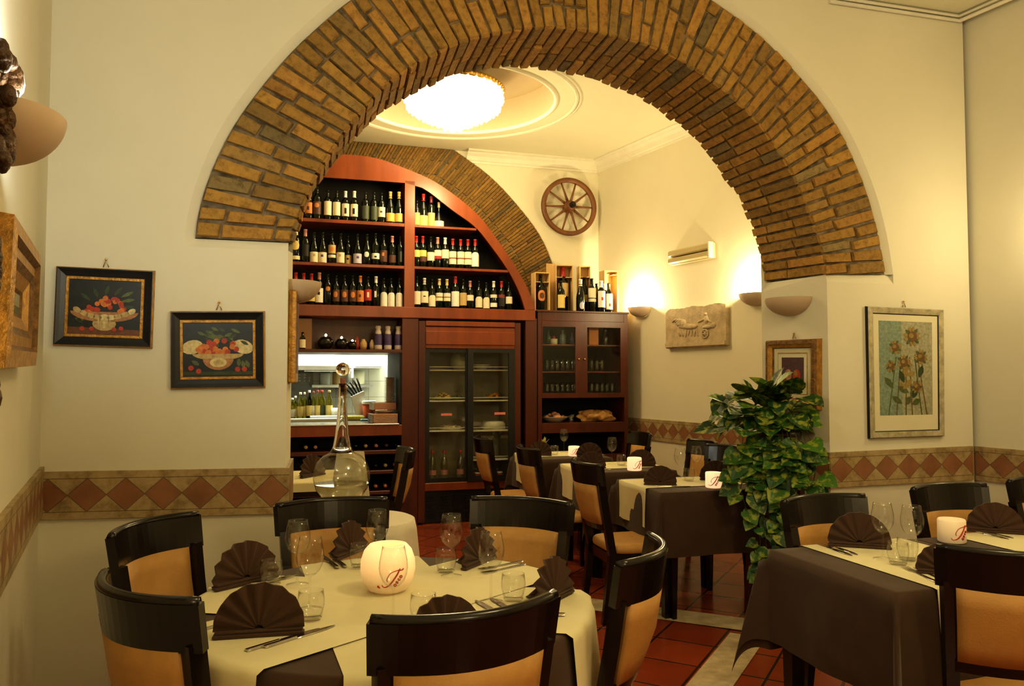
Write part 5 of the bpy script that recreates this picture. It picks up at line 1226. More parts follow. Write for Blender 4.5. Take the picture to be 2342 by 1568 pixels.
# ================================================================ RELIEF PLAQUE, VENT LIGHT
q = [BRIGHT.px(*p, -.05) for p in ((1520, 712), (1656, 684), (1665, 790), (1525, 798))]
cu = sum(p[0] for p in q) / 4; cz = sum(p[1] for p in q) / 4; hw_, hh = (q[1][0] - q[0][0]) / 2, (q[0][1] - q[3][1] + q[1][1] - q[2][1]) / 4
r = thing('relief_plaque', 'carved stone relief of a horse drawn chariot on the far right wall', 'relief', BRIGHT.pt(cu, 0, cz), BRIGHT.a)
M_stone = mat('relief_stone', (.56, .44, .28), .8, var=.2, scale=14, bmp=.5, bscale=50)
b = B(); rr = random.Random(6); b.smooth = False
top = [(-hw_ + 2 * hw_ * i / 24, hh * (.95 + .03 * sin(i * .7) + rr.uniform(-.025, .025)) * (.84 if i == 0 else .93 if i == 1 else 1)) for i in range(25)]
bot = [(-hw_ + 2 * hw_ * i / 24, -hh * (.97 + rr.uniform(-.02, .03))) for i in range(25)]
for i in range(24):
    (x0, t0), (x1, t1), (_, o0), (_, o1) = top[i], top[i + 1], bot[i], bot[i + 1]
    b.quad((x0, -.05, o0), (x1, -.05, o1), (x1, -.05, t1), (x0, -.05, t0)); b.quad((x0, -.05, t0), (x1, -.05, t1), (x1, 0, t1), (x0, 0, t0)); b.quad((x0, 0, o0), (x1, 0, o1), (x1, -.05, o1), (x0, -.05, o0))
for (x, t), (_, o), s in ((top[0], bot[0], 0), (top[-1], bot[-1], 1)): b.quad((x, 0, o), (x, -.05, o), (x, -.05, t), (x, 0, t))
b.box(-hw_ * .99, hw_ * .99, -.066, -.048, -hh * .93, -hh * .74); obj('slab', b, M_stone, r)
b = B(); b.smooth = True
def lump(x, z, rx, rz, ry=.016, rot=0):
    M = Matrix.Translation((x * hw_, -.05, z * hh)) @ Matrix.Rotation(-rot, 4, 'Y') @ Matrix.Diagonal((rx * hw_, ry, rz * hh, 1)); b.lathe([(max(1e-4, sin(pi * i / 6)), -cos(pi * i / 6)) for i in range(7)], 12, M)
for k, dx in enumerate((0, -.10, -.2)):
    dz = .03 * k
    lump(-.12 + dx, .0 + dz, .24, .13, .022 - .004 * k); lump(-.36 + dx, .2 + dz, .09, .19, .020 - .004 * k, -.5); lump(-.48 + dx, .32 + dz, .10, .06, .018, .4)
    for lx, rt in ((-.34, .5), (-.28, -.1), (.02, -.3), (.1, .35)): lump(lx + dx, -.32 + dz, .025, .2, .013, rt)
lump(.40, .28, .07, .2, .022); lump(.38, .54, .045, .07, .02); lump(.24, .24, .14, .035, .016, .25); lump(.5, .2, .1, .04, .016, -.5); lump(.62, .0, .09, .16, .018, .3)
lump(.42, -.08, .16, .10, .024)
obj('horses_and_driver', b, M_stone, r)
b = B(); b.smooth = True; b.tube([(.36 * hw_ + cos(2 * pi * k / 20) * .1 * hw_, -.056, -.38 * hh + sin(2 * pi * k / 20) * .19 * hh) for k in range(20)], .009, 6, closed=True)
for k in range(3): a = pi * k / 3; b.tube([(.36 * hw_ + cos(a) * .1 * hw_, -.054, -.38 * hh + sin(a) * .19 * hh), (.36 * hw_ - cos(a) * .1 * hw_, -.054, -.38 * hh - sin(a) * .19 * hh)], .006, 6)
obj('chariot_wheel', b, M_stone, r)
u0, z0 = BRIGHT.px(1532, 588, -.05); u1, z1 = BRIGHT.px(1628, 585, -.05); _, zt = BRIGHT.px(1532, 573, -.06); _, zb = BRIGHT.px(1532, 607, -.06)
r = thing('emergency_light', 'pale rectangular emergency light box between the two lit sconces', 'light fixture', BRIGHT.pt((u0 + u1) / 2, 0, (zt + zb) / 2), BRIGHT.a)
w2_, h2_ = (u1 - u0) / 2, (zt - zb) / 2
M_plas = mat('cream_plastic', (.60, .50, .28), .35, var=.05)
b = B(); b.box(-w2_, w2_, -.03, -.001, -h2_, h2_, bev=.006); obj('base', b, M_plas, r)
b = B(); b.box(-w2_ + .006, w2_ - .006, -.085, -.031, -h2_ + .01, -.008, bev=.012); b.box(-w2_ + .006, w2_ - .006, -.085, -.031, .004, h2_ - .008, bev=.012); obj('cover', b, M_plas, r)
b = B(); b.box(w2_ - .012, w2_ + .003, -.09, -.031, -h2_, h2_); obj('end_cap', b, M_mould, r)

# ================================================================ CHANDELIER
r = thing('ceiling_lamp', 'lit crystal bowl ceiling lamp with a gold rim in the ceiling recess', 'ceiling lamp', (RC.x - .02, RC.y, 3.72))
M_cryst = mat('crystal_lit', (.95, .85, .6), .3, var=0, emit=(1, .80, .50), es=7)
b = B(); b.smooth = True
prof = [(.0005, -.015), (.03, .002), (.09, .03), (.17, .068), (.26, .112), (.35, .158), (.425, .21), (.455, .29), (.45, .36)]
b.lathe(prof, 60)
for i, (ra, z) in enumerate(prof[2:]):
    n = int(ra * 80)
    for k in range(n):
        a = 2 * pi * (k + .5 * (i % 2)) / n; b.ball((cos(a) * ra, sin(a) * ra, z), .016, .016, .02, 6, 4)
obj('crystal_bowl', b, M_cryst, r)
b = B(); b.smooth = True; b.lathe([(.445, .355), (.462, .36), (.466, .385), (.455, .405), (.44, .41), (.30, .42), (.0005, .42)], 60)
for k in range(60): a = 2 * pi * k / 60; b.ball((cos(a) * .466, sin(a) * .466, .385), .012, n=6, k=4)
obj('gold_rim', b, M_brass, r)
b = B(); b.lathe([(.03, .42), (.03, .56), (.09, .575), (.09, .58)], 20); obj('stem', b, M_brass, r)
# ================================================================ TABLE SETTINGS
ZI = {'round': .7664, 'sq': .7634}
def napkin_mesh(R=.115, N=8, fold=.0095, tail=True, half=1.0):
    b = B(); b.smooth = False
    rows = 7; n = N * 4
    def P(i, j, side):
        a = pi * (1 - i / n); q = .10 + .90 * j / rows
        amp = fold * (.15 + .85 * q) * sin(pi * 2 * (i / 4)) if True else 0
        rr_ = R * q * (1 + .04 * sin(a))
        y = amp + .10 * R * q * sin(a) * half
        return Vector((cos(a) * rr_, y + side * .0035, .018 + sin(a) * rr_ * .98))
    for side in (-1, 1):
        i0 = b.add([P(i, j, side) for j in range(rows + 1) for i in range(n + 1)])
        for j in range(rows):
            for i in range(n):
                k = i0 + j * (n + 1) + i; f = (k, k + 1, k + n + 2, k + n + 1); b.face(f if side > 0 else f[::-1])
    for i in range(n): b.quad(P(i, rows, -1), P(i + 1, rows, -1), P(i + 1, rows, 1), P(i, rows, 1))
    fan = b
    b.sm = [True] * len(b.f)
    c = B(); c.box(-R * 1.0, R * 1.0, -.013, .012, 0, .010, bev=.003); c.box(-R * .96, R * .97, -.010, .011, .0105, .019, bev=.003)
    if tail:
        c.smooth = True
        c.hexa([(-R * .55, .012, .0), (R * .55, .012, 0), (R * .10, .10, 0), (-R * .10, .10, 0), (-R * .5, .012, .018), (R * .5, .012, .018), (R * .08, .09, .006), (-R * .08, .09, .006)])
        c.hexa([(-.03, .012, .018), (.03, .012, .018), (.012, .085, .004), (-.012, .085, .004), (-.022, .010, .075), (.022, .010, .075), (.012, .088, .008), (-.012, .088, .008)])
    return fan.mesh('napkin_fan', M_nap), c.mesh('napkin_base', M_nap)
NAPM = napkin_mesh()
# a napkin seen from the side: fan with a long rolled tail
def napkin(p1, p2, label, z, flip=False, R=None):
    a, c = ph(*p1, z), ph(*p2, z); mid = (a + c) / 2; dv = c - a; sc = dv.length / .232 if R is None else R / .115
    r = thing('fan_napkin', label, 'napkin', (mid.x, mid.y, z), atan2(dv.y, dv.x) + (pi if flip else 0), 'brown napkins folded into fans'); r.scale = (sc, sc, sc)
    obj('folded_base', None, None, r, NAPM[1]); obj('fan', None, None, r, NAPM[0]); return r
zr, zs = ZI['round'], ZI['sq']
napkin((485, 1461), (697, 1447), 'large brown fan napkin nearest on the left side of the round table', zr)
napkin((488, 1352), (634, 1318), 'brown fan napkin on the round table before the left wall chair', zr)
napkin((752, 1288), (848, 1250), 'brown fan napkin at the far left of the round table, behind the globe candle', zr, R=.110)
napkin((1056, 1306), (1134, 1274), 'brown fan napkin at the far right of the round table, seen edge on', zr, R=.112)
napkin((1226, 1394), (1308, 1352), 'brown fan napkin at the right edge of the round table', zr, R=.112)
napkin((957, 1478), (1080, 1460), 'brown fan napkin peeping over the back of the foreground chair', zr, R=.100)
napkin((1893, 1247), (2040, 1256), 'brown fan napkin on the nearer right table in front of the far chair', zs)
napkin((2094, 1309), (2226, 1317), 'brown fan napkin on the nearer right table, beside the foreground chair', zs)
napkin((2210, 1214), (2345, 1222), 'brown fan napkin on the second right table', zs)
napkin((1206, 1041), (1262, 1042), 'brown fan napkin at the left of the farthest back table', zs)
napkin((1318, 1046), (1378, 1047), 'brown fan napkin at the right of the farthest back table', zs)
napkin((1322, 1070), (1386, 1070), 'brown fan napkin at the left of the middle back table', zs)
napkin((1434, 1066), (1500, 1066), 'brown fan napkin at the right of the middle back table, behind the candle', zs)
napkin((1472, 1108), (1548, 1109), 'brown fan napkin at the left of the nearest back table', zs)
napkin((1600, 1097), (1678, 1098), 'brown fan napkin at the right of the nearest back table, by the plant', zs)
napkin((688, 1094), (742, 1084), 'brown fan napkin on the table behind the left pier', .7604)
# glasses
def lathe_closed(prof, n=28):
    b = B(); b.smooth = True; b.lathe([(max(r, .0005), z) for r, z in prof], n); return b
WG = thing('wine_glass', 'x', 'glass')
WB = lathe_closed([(.006, .098), (.018, .103), (.030, .116), (.038, .135), (.0405, .152), (.039, .172), (.035, .192), (.0315, .212), (.0303, .2122), (.0338, .192), (.0378, .172), (.0393, .152), (.0368, .136), (.029, .118), (.017, .105), (.0005, .102)]).mesh('bowl', M_glass)
WS = lathe_closed([(.036, .0005), (.036, .0022), (.02, .0045), (.007, .008), (.004, .016), (.0036, .09), (.006, .098)]).mesh('stem', M_glass)
obj('bowl', None, None, WG, WB); obj('stem', None, None, WG, WS)
TG = thing('water_tumbler', 'x', 'glass')
obj('bowl', lathe_closed([(.0005, .006), (.026, .006), (.030, .008), (.0372, .04), (.0375, .055), (.0345, .082), (.0335, .0825), (.036, .055), (.0358, .04), (.028, .012), (.0005, .0105)]), M_glass, TG)
obj('base', lathe_closed([(.0005, .0005), (.027, .0005), (.030, .006), (.0005, .006)]), M_glass, TG)
first = {'w': True, 't': True}
def glass(kind, p, z, label, sc=1.0, grp=None):
    loc = ph(*p, z); base = WG if kind == 'w' else TG; grp = 'clear wine glasses on the tables' if kind == 'w' else 'clear water tumblers on the tables'
    if first[kind]: first[kind] = False; base.location = loc; base['label'] = label; base['group'] = grp; base.scale = (sc,) * 3; return
    dup(base, label, loc, 0, grp, sc)
for p, lab in (((680, 1337), 'wine glass at the left back of the round table, before the pier'), ((708, 1393), 'wine glass left of the globe candle, before the large napkin'), ((862, 1302), 'wine glass behind the globe candle'), ((1032, 1317), 'wine glass right of the globe candle, towards the far right chair'), ((1123, 1376), 'wine glass at the right of the round table, nearest the right napkin'), ((899, 1424), 'wine glass standing in front of the globe candle')): glass('w', p, zr, lab)
for p, lab in (((620, 1338), 'low tumbler in front of the left back napkin'), ((711, 1416), 'low tumbler beside the large near napkin'), ((822, 1295), 'low tumbler left behind the globe candle'), ((1020, 1307), 'low tumbler beside the wine glass at the far right of the round table'), ((1174, 1372), 'low tumbler before the right napkin of the round table'), ((968, 1424), 'low tumbler near the foreground chair on the round table')): glass('t', p, zr, lab)
for p, lab in (((2020, 1278), 'left one of the two wine glasses on the nearer right table'), ((2088, 1287), 'right one of the two wine glasses on the nearer right table'), ((1290, 1034), 'wine glass on the farthest back table, before the cupboard niche'), ((1400, 1061), 'wine glass on the middle back table'), ((1556, 1097), 'left wine glass on the nearest back table, before the far chair'), ((1593, 1091), 'right wine glass on the nearest back table')): glass('w', p, zs, lab)
for p, lab in (((2054, 1290), 'front one of two tumblers between the wine glasses on the right table'), ((2076, 1280), 'back one of two tumblers between the wine glasses on the right table'), ((1421, 1064), 'tumbler beside the wine glass on the middle back table'), ((1576, 1099), 'tumbler between the wine glasses of the nearest back table'), ((1268, 1040), 'tumbler on the farthest back table beside the left napkin')): glass('t', p, zs, lab)
# cutlery
def knife_mesh(L=.225):
    b = B(); b.smooth = False
    pr = [(0, .0065), (.01, .0085), (.05, .0075), (.095, .006), (.105, .0085), (.15, .0105), (.19, .0095), (.215, .005), (.225, .001)]
    for (x0, w0), (x1, w1) in zip(pr, pr[1:]):
        h0 = .0055 if x0 < .1 else .002; h1 = .0055 if x1 < .1 else .002
        b.hexa([(x0, -w0, 0), (x1, -w1, 0), (x1, w1, 0), (x0, w0, 0), (x0, -w0 * .6, h0), (x1, -w1 * .6, h1), (x1, w1 * .6, h1), (x0, w0 * .6, h0)])
    return b
KH, KB = B(), B()
for (x0, w0), (x1, w1) in zip([(0, .0065), (.01, .0085), (.05, .0075), (.098, .006)], [(.01, .0085), (.05, .0075), (.098, .006)]): KH.hexa([(x0, -w0, 0), (x1, -w1, 0), (x1, w1, 0), (x0, w0, 0), (x0, -w0 * .6, .0055), (x1, -w1 * .6, .0055), (x1, w1 * .6, .0055), (x0, w0 * .6, .0055)])
for (x0, w0), (x1, w1) in zip([(.098, .006), (.108, .0085), (.15, .0105), (.19, .0095), (.215, .005)], [(.108, .0085), (.15, .0105), (.19, .0095), (.215, .005), (.225, .001)]): KB.hexa([(x0, -w0, 0), (x1, -w1, 0), (x1, w1, 0), (x0, w0, 0), (x0, -w0 * .8, .0022), (x1, -w1 * .8, .0022), (x1, w1 * .8, .0022), (x0, w0 * .8, .0022)])
KHm, KBm = KH.mesh('knife_handle', M_cutl), KB.mesh('knife_blade', M_cutl)
FH, FB = B(), B()
for (x0, w0), (x1, w1) in zip([(0, .006), (.01, .0085), (.06, .006), (.12, .003)], [(.01, .0085), (.06, .006), (.12, .003), (.135, .004)]): FH.hexa([(x0, -w0, 0), (x1, -w1, 0), (x1, w1, 0), (x0, w0, 0), (x0, -w0 * .7, .003), (x1, -w1 * .7, .003), (x1, w1 * .7, .003), (x0, w0 * .7, .003)])
for (x0, w0), (x1, w1) in zip([(.135, .004), (.148, .0115)], [(.148, .0115), (.160, .0125)]): FB.hexa([(x0, -w0, .0), (x1, -w1, .0), (x1, w1, .0), (x0, w0, .0), (x0, -w0, .0022), (x1, -w1, .0022), (x1, w1, .0022), (x0, w0, .0022)])
for k in range(4):
    y = -.0108 + .0072 * k; FB.hexa([(.160, y - .0017, 0), (.203, y - .001, .003), (.203, y + .001, .003), (.160, y + .0017, 0), (.160, y - .0017, .0022), (.203, y - .001, .0045), (.203, y + .001, .0045), (.160, y + .0017, .0022)])
FHm, FBm = FH.mesh('fork_handle', M_cutl), FB.mesh('fork_tines', M_cutl)
def cutl(kind, p1, p2, z, label, full=True):
    a, c = ph(*p1, z), ph(*p2, z); dv = (c - a)
    r = thing('table_knife' if kind == 'k' else 'table_fork', label, 'knife' if kind == 'k' else 'fork', (a.x, a.y, z + .0003), atan2(dv.y, dv.x), 'steel cutlery on the tables')
    obj('handle', None, None, r, KHm if kind == 'k' else FHm); obj('blade' if kind == 'k' else 'tines', None, None, r, KBm if kind == 'k' else FBm)
for a in (('k', (562, 1489), (722, 1440), zr, 'front knife of the pair at the near left edge of the round table'), ('k', (603, 1481), (757, 1433), zr, 'back knife of the pair at the near left edge of the round table'),
          ('f', (459, 1442), (600, 1395), zr, 'fork whose handle shows left of the large near napkin'), ('f', (884, 1500), (855, 1432), zr, 'left fork beside the foreground chair on the round table'), ('f', (896, 1500), (872, 1430), zr, 'right fork beside the foreground chair on the round table'),
          ('k', (1172, 1418), (1108, 1384), zr, 'left knife behind the foreground chair back'), ('k', (1200, 1412), (1146, 1381), zr, 'right knife behind the foreground chair back'), ('k', (1292, 1406), (1180, 1404), zr, 'knife at the right rim of the round table'),
          ('k', (476, 1345), (600, 1330), zr, 'knife lying left of the left back napkin'), ('f', (560, 1345), (670, 1316), zr, 'fork lying behind the low tumbler of the left back place'), ('k', (772, 1298), (735, 1268), zr, 'knife in front of the far left napkin of the round table'), ('k', (790, 1296), (752, 1266), zr, 'second knife in front of the far left napkin of the round table'),
          ('f', (1200, 1290), (1128, 1306), zr, 'front fork at the far right place of the round table'), ('f', (1194, 1283), (1122, 1298), zr, 'back fork at the far right place of the round table'),
          ('k', (1872, 1243), (1955, 1273), zs, 'left knife of the pair on the nearer right table'), ('k', (1884, 1241), (1968, 1271), zs, 'right knife of the pair on the nearer right table'), ('f', (2143, 1331), (2046, 1287), zs, 'left fork of the pair beside the near napkin on the right table'), ('f', (2172, 1333), (2072, 1289), zs, 'right fork of the pair beside the near napkin on the right table'),
          ('k', (2206, 1210), (2300, 1231), zs, 'left knife of the pair on the second right table'), ('k', (2216, 1208), (2312, 1229), zs, 'right knife of the pair on the second right table'), ('k', (1500, 1112), (1560, 1112), zs, 'knife in front of the left napkin on the nearest back table'), ('k', (1330, 1072), (1384, 1073), zs, 'knife in front of the left napkin on the middle back table')):
    cutl(*a)
# candles with the red script sign
M_ink = mat('red_ink', (.50, .015, .01), .4, var=.1)
def glow_mat(name, z0, z1, lo, hi, col=(1, .55, .22)):
    m, n, p = nt(name); p.inputs['Base Color'].default_value = (.85, .70, .5, 1); p.inputs['Roughness'].default_value = .35
    p.inputs['Emission Color'].default_value = (*col, 1)
    c = n.nodes.new('ShaderNodeTexCoord'); s = n.nodes.new('ShaderNodeSeparateXYZ'); mr = n.nodes.new('ShaderNodeMapRange')
    n.links.new(c.outputs['Object'], s.inputs[0]); n.links.new(s.outputs[2], mr.inputs[0]); mr.inputs[1].default_value = z0; mr.inputs[2].default_value = z1; mr.inputs[3].default_value = lo; mr.inputs[4].default_value = hi
    n.links.new(mr.outputs[0], p.inputs['Emission Strength']); return m
STROKES = [[(1130, 755), (1105, 800), (1060, 880), (1010, 955), (960, 1030), (900, 1100), (840, 1145), (770, 1162), (730, 1142), (712, 1105)], [(1215, 762), (1195, 790), (1150, 795), (1090, 787), (1000, 805), (940, 825), (895, 855), (860, 905), (838, 950), (825, 995), (845, 1030)]]
def glyphs():
    out = []
    ax = Vector((.62, -.785)); up = Vector((-.785 * -.35 - .0, -.0)) 
    base = Vector((1012, 1150)); st = Vector((165, -245)) / 4.0; nrm = Vector((-.83, -.56))
    L = {'o': [(cos(2 * pi * k / 10) * .42 + .45, sin(2 * pi * k / 10) * .5 + .5) for k in range(11)], 's': [(.8, .9), (.4, 1), (.15, .8), (.4, .55), (.75, .35), (.5, .05), (.1, .1)], 'c': [(.8, .85), (.45, 1), (.1, .5), (.45, 0), (.8, .15)], 'a': [(.8, .9), (.4, 1), (.1, .5), (.4, 0), (.75, .3), (.8, 1), (.85, .0)]}
    for k, ch in enumerate('osco'):
        out.append([(base.x + st.x * (k + x * .85) + nrm.x * y * 58 + 25, base.y + st.y * (k + x * .85) + nrm.y * y * 58 + 12) for x, y in L[ch]])
    return out
COMMA = [(622, 1128), (612, 1150), (632, 1170), (655, 1185)]
def script_on(prof, scale, cx, cy, zc, az, width, thick, dot=True):
    """draw the sign on a surface of revolution; prof: z -> radius"""
    b = B(); b.smooth = True
    def M(x, y):
        z = zc - (y - cy) * scale; a = az + (x - cx) * scale / width; r = prof(z) + .0006; return Vector((sin(a) * r, -cos(a) * r, z))
    for k, s in enumerate(STROKES): b.tube([M(*p) for p in s], [thick * q for q in ((1.2, 1.5, 1.7, 1.8, 1.8, 1.5, 1.1, .9, .8, .7) if k == 0 else (1.2, 1.3, 1.2, 1, .9, .8, .8, .8, .8, .9, .9))], 6)
    for s in glyphs(): b.tube([M(*p) for p in s], thick * 1.25, 6)
    if dot: b.tube([M(*p) for p in COMMA], [thick * q for q in (1.8, 2.2, 1.4, .8)], 6)
    return b
gp = [(.0005, 0), (.045, 0), (.062, .008), (.079, .032), (.0875, .068), (.086, .10), (.076, .13), (.060, .148), (.050, .150), (.054, .142), (.070, .122), (.078, .09), (.076, .06), (.05, .02), (.0005, .015)]
def prof_of(pp):
    pts = pp
    def f(z):
        for (r0, z0), (r1, z1) in zip(pts, pts[1:]):
            if z0 <= z <= z1: return r0 + (r1 - r0) * (z - z0) / max(1e-9, z1 - z0)
        return pts[-1][0] if z > pts[-1][1] else pts[0][0]
    return f
gl = ph(887, 1350, zr)
r = thing('globe_candle', 'glowing round globe candle with a red script sign on the round table', 'candle', gl)
az = atan2(gl.x, gl.y) * -1
r.rotation_euler = (0, 0, az)
obj('wax_globe', lathe_closed(gp, 40), glow_mat('wax_globe', .03, .13, .10, .80), r)
obj('script_sign', script_on(prof_of(gp[:8]), .0875 / 625, 852, 880, .070, 0, .0875, .0016), M_ink, r)
def pillar(p, z, label, rad, h, az2=0.0, wax=None):
    q = ph(*p, z); r = thing('pillar_candle', label, 'candle', q, -atan2(q.x, q.y), 'glowing pillar candles with the red script sign')
    pp = [(.0005, 0), (rad * .92, 0), (rad, .004), (rad, h - .006), (rad * .94, h), (rad * .86, h), (rad * .84, h - .02), (.0005, h - .02)]
    obj('wax_body', lathe_closed(pp, 32), wax or M_pill, r); k = rad * .5 / 300
    obj('script_sign', script_on(lambda zz: rad, h * .8 / 520, 930, 960, h * .48, az2, rad, .0017, False), M_ink, r)
M_pill = glow_mat('wax_pillar', .0, .11, .75, .8, (1, .60, .33))
pillar((1632, 1114), zs, 'glowing pillar candle at the front of the nearest back table, by the plant', .050, .095)
pillar((2177, 1238), zs, 'pale pillar candle on the right tables, behind the near napkin', .054, .095, .55, glow_mat('wax_pale_glow', 0, .11, .12, .22, (1, .66, .30)))  # unlit candle, a faint glow is put into its wax
pillar((1451, 1075), zs, 'glowing pillar candle on the middle back table, above a chair back', .053, .095, .4)
pillar((1313, 1042), zs, 'glowing pillar candle on the farthest back table', .050, .085)
# small pot plant on the farthest back table
p = ph(1243, 1032, zs); r = thing('potted_flower', 'small white pot with yellow green leaves on the farthest back table', 'plant', p)
obj('pot', lathe_closed([(.0005, 0), (.035, 0), (.05, .06), (.046, .06), (.0005, .05)]), M_dish, r)
b = B(); rr = random.Random(1)
for k in range(16):
    a = rr.uniform(0, 6.28); l = rr.uniform(.05, .09); e = rr.uniform(.5, 1.3); d = Vector((cos(a) * cos(e), sin(a) * cos(e), sin(e))); s = d.cross(Vector((0, 0, 1))).normalized() * .014; o_ = Vector((0, 0, .055))
    b.poly([o_, o_ + d * l * .5 + s, o_ + d * l, o_ + d * l * .5 - s])
obj('leaves', b, mat('yellow_leaf', (.42, .40, .08), .5, var=.3), r)

# ================================================================ DECANTER ON THE SIDE TABLE
DP = ph(783, 1150, .80); DP.z = 0
DP = Vector((SRC.x - .005, SRC.y + .02, 0))
q_ = ph(781, 1150, .79); DP = Vector((q_.x, q_.y, 0))
r = thing('round_plinth', 'low white cloth covered plinth under the glass decanter', 'plinth', (DP.x, DP.y, .7345)); b = B(); b.lathe([(.0005, 0), (.155, 0), (.155, .05), (.148, .056), (.0005, .056)], 40); obj('plinth_body', b, M_white, r)
r = thing('glass_decanter', 'big round glass decanter with a long neck and ball stopper, part filled', 'decanter', (DP.x, DP.y, .791))
DR = .148
outp = [(.0005, .0), (.06, .0), (.10, .025), (.132, .07), (.147, .125), (.145, .17), (.128, .215), (.10, .245), (.062, .265), (.048, .29), (.036, .36), (.027, .45), (.022, .54), (.0205, .62)]
gm, gn, gp_ = nt('solid_glass'); gp_.inputs['Transmission Weight'].default_value = 1; gp_.inputs['IOR'].default_value = 1.45; gp_.inputs['Roughness'].default_value = 0; gp_.inputs['Base Color'].default_value = (.98, .97, .93, 1)
b = B(); b.smooth = True; b.lathe(outp[:9], 40); obj('vessel', b, thin_glass('decanter_glass', (.95, .94, .88), (.30, .26, .18), .01, .15), r)
nk = outp[8:]; nin = [(max(.004, q - .0065), z) for q, z in nk[::-1]]
b = B(); b.smooth = True; b.lathe(nk + [(.0225, .625)] + nin + [nk[0]], 32); obj('neck', b, gm, r)
wm, wn, wp = nt('water'); wp.inputs['Base Color'].default_value = (.95, .92, .80, 1); wp.inputs['Transmission Weight'].default_value = 1; wp.inputs['IOR'].default_value = 1.33; wp.inputs['Roughness'].default_value = .0
b = B(); b.smooth = True; b.lathe([(.0005, .003), (.058, .003), (.098, .027), (.130, .071), (.1415, .102)], 40); b.smooth = False; b.lathe([(.1415, .102), (.0005, .102)], 40); obj('liquid', b, wm, r)
b = B(); b.smooth = True; b.lathe([(.0115, .585), (.0135, .655), (.0005, .656)], 18, cap0=True); obj('cork', b, mat('cork', (.30, .10, .04), .8, var=.3, scale=60), r)
b = B(); b.smooth = True; b.ball((0, 0, .70), .036, n=24, k=14); obj('stopper_ball', b, gm, r)
b = B(); b.box(-.095, .085, .05, .053, .20, .272, Matrix.Rotation(.15, 4, 'Y') @ Matrix.Identity(4)); b = B()
b.hexa([(-.088, -.075, .215), (.10, -.075, .215), (.095, .075, .268), (-.085, .075, .268), (-.088, -.075, .217), (.10, -.075, .217), (.095, .075, .270), (-.085, .075, .270)])
rc_ = thing('paper_card', 'folded white card standing behind the neck of the glass decanter', 'card', (DP.x, DP.y + .165, .7345)); b = B(); b.hexa([(-.105, 0, 0), (.105, 0, 0), (.105, .003, 0), (-.105, .003, 0), (-.075, .05, .305), (.075, .05, .305), (.075, .053, .305), (-.075, .053, .305)]); b.hexa([(-.105, .108, 0), (.105, .108, 0), (.105, .111, 0), (-.105, .111, 0), (-.075, .0535, .305), (.075, .0535, .305), (.075, .0565, .305), (-.075, .0565, .305)]); obj('card', b, M_mat, rc_)
b = B(); b.smooth = True; b.ball((-.0, -.001, .115), .012, .003, .012, 12, 6); 

# ================================================================ PLANT
pb = ph(1735, 1424, 0); PX = ph(1778, 1410, 0)
r = thing('plant_stand', 'tall dark wooden plant stand at the right pier of the arch', 'plant stand', (PX.x, PX.y, 0), ARCH.a)
zt_ = .90
for sx in (-1, 1):
    for sy in (-1, 1):
        b = B(); b.hexa([(sx * .125 - .015, sy * .125 - .015, 0), (sx * .125 + .015, sy * .125 - .015, 0), (sx * .125 + .015, sy * .125 + .015, 0), (sx * .125 - .015, sy * .125 + .015, 0), (sx * .10 - .016, sy * .10 - .016, zt_), (sx * .10 + .016, sy * .10 - .016, zt_), (sx * .10 + .016, sy * .10 + .016, zt_), (sx * .10 - .016, sy * .10 + .016, zt_)]); obj('leg', b, M_redwood_d, r)
b = B(); b.box(-.16, .16, -.16, .16, zt_, zt_ + .03, bev=.008); b.box(-.13, .13, -.13, .13, zt_ - .06, zt_); obj('stand_top', b, M_redwood_d, r)
b = B(); b.box(-.11, .11, -.11, .11, .25, .27); b.box(-.105, .105, -.105, .105, .62, .64); obj('lower_shelf', b, M_redwood_d, r)
r = thing('trailing_plant', 'leafy green and yellow trailing pothos in a dark pot on the wooden stand', 'plant', (PX.x, PX.y, zt_ + .0305))
obj('pot', lathe_closed([(.0005, 0), (.10, 0), (.135, .15), (.145, .17), (.145, .19), (.130, .19), (.0005, .175)], 28), mat('dark_pot', (.035, .010, .006), .4, var=.3), r)
def leaf_mat():
    m, n, p = nt('pothos_leaf'); p.inputs['Roughness'].default_value = .48
    at = n.nodes.new('ShaderNodeAttribute'); at.attribute_name = 'tint'; mx = n.nodes.new('ShaderNodeMixRGB')
    f = ramp(n, noise(n, 26, 4), [(.50, (0, 0, 0)), (.60, (1, 1, 1))]); n.links.new(f, mx.inputs[0]); n.links.new(at.outputs['Color'], mx.inputs[1]); mx.inputs[2].default_value = (.36, .38, .05, 1)
    mm = n.nodes.new('ShaderNodeMath'); mm.operation = 'MULTIPLY'; mm.inputs[1].default_value = .75; n.links.new(f, mm.inputs[0]); n.links.new(mm.outputs[0], mx.inputs[0])
    n.links.new(mx.outputs[0], p.inputs['Base Color']); return m
fb = B(); vb = B(); vb.smooth = True; rr = random.Random(21)
OUT = [(0, 0), (.10, .26), (.02, .40), (.22, .52), (.50, .48), (.78, .27), (1.05, 0)]
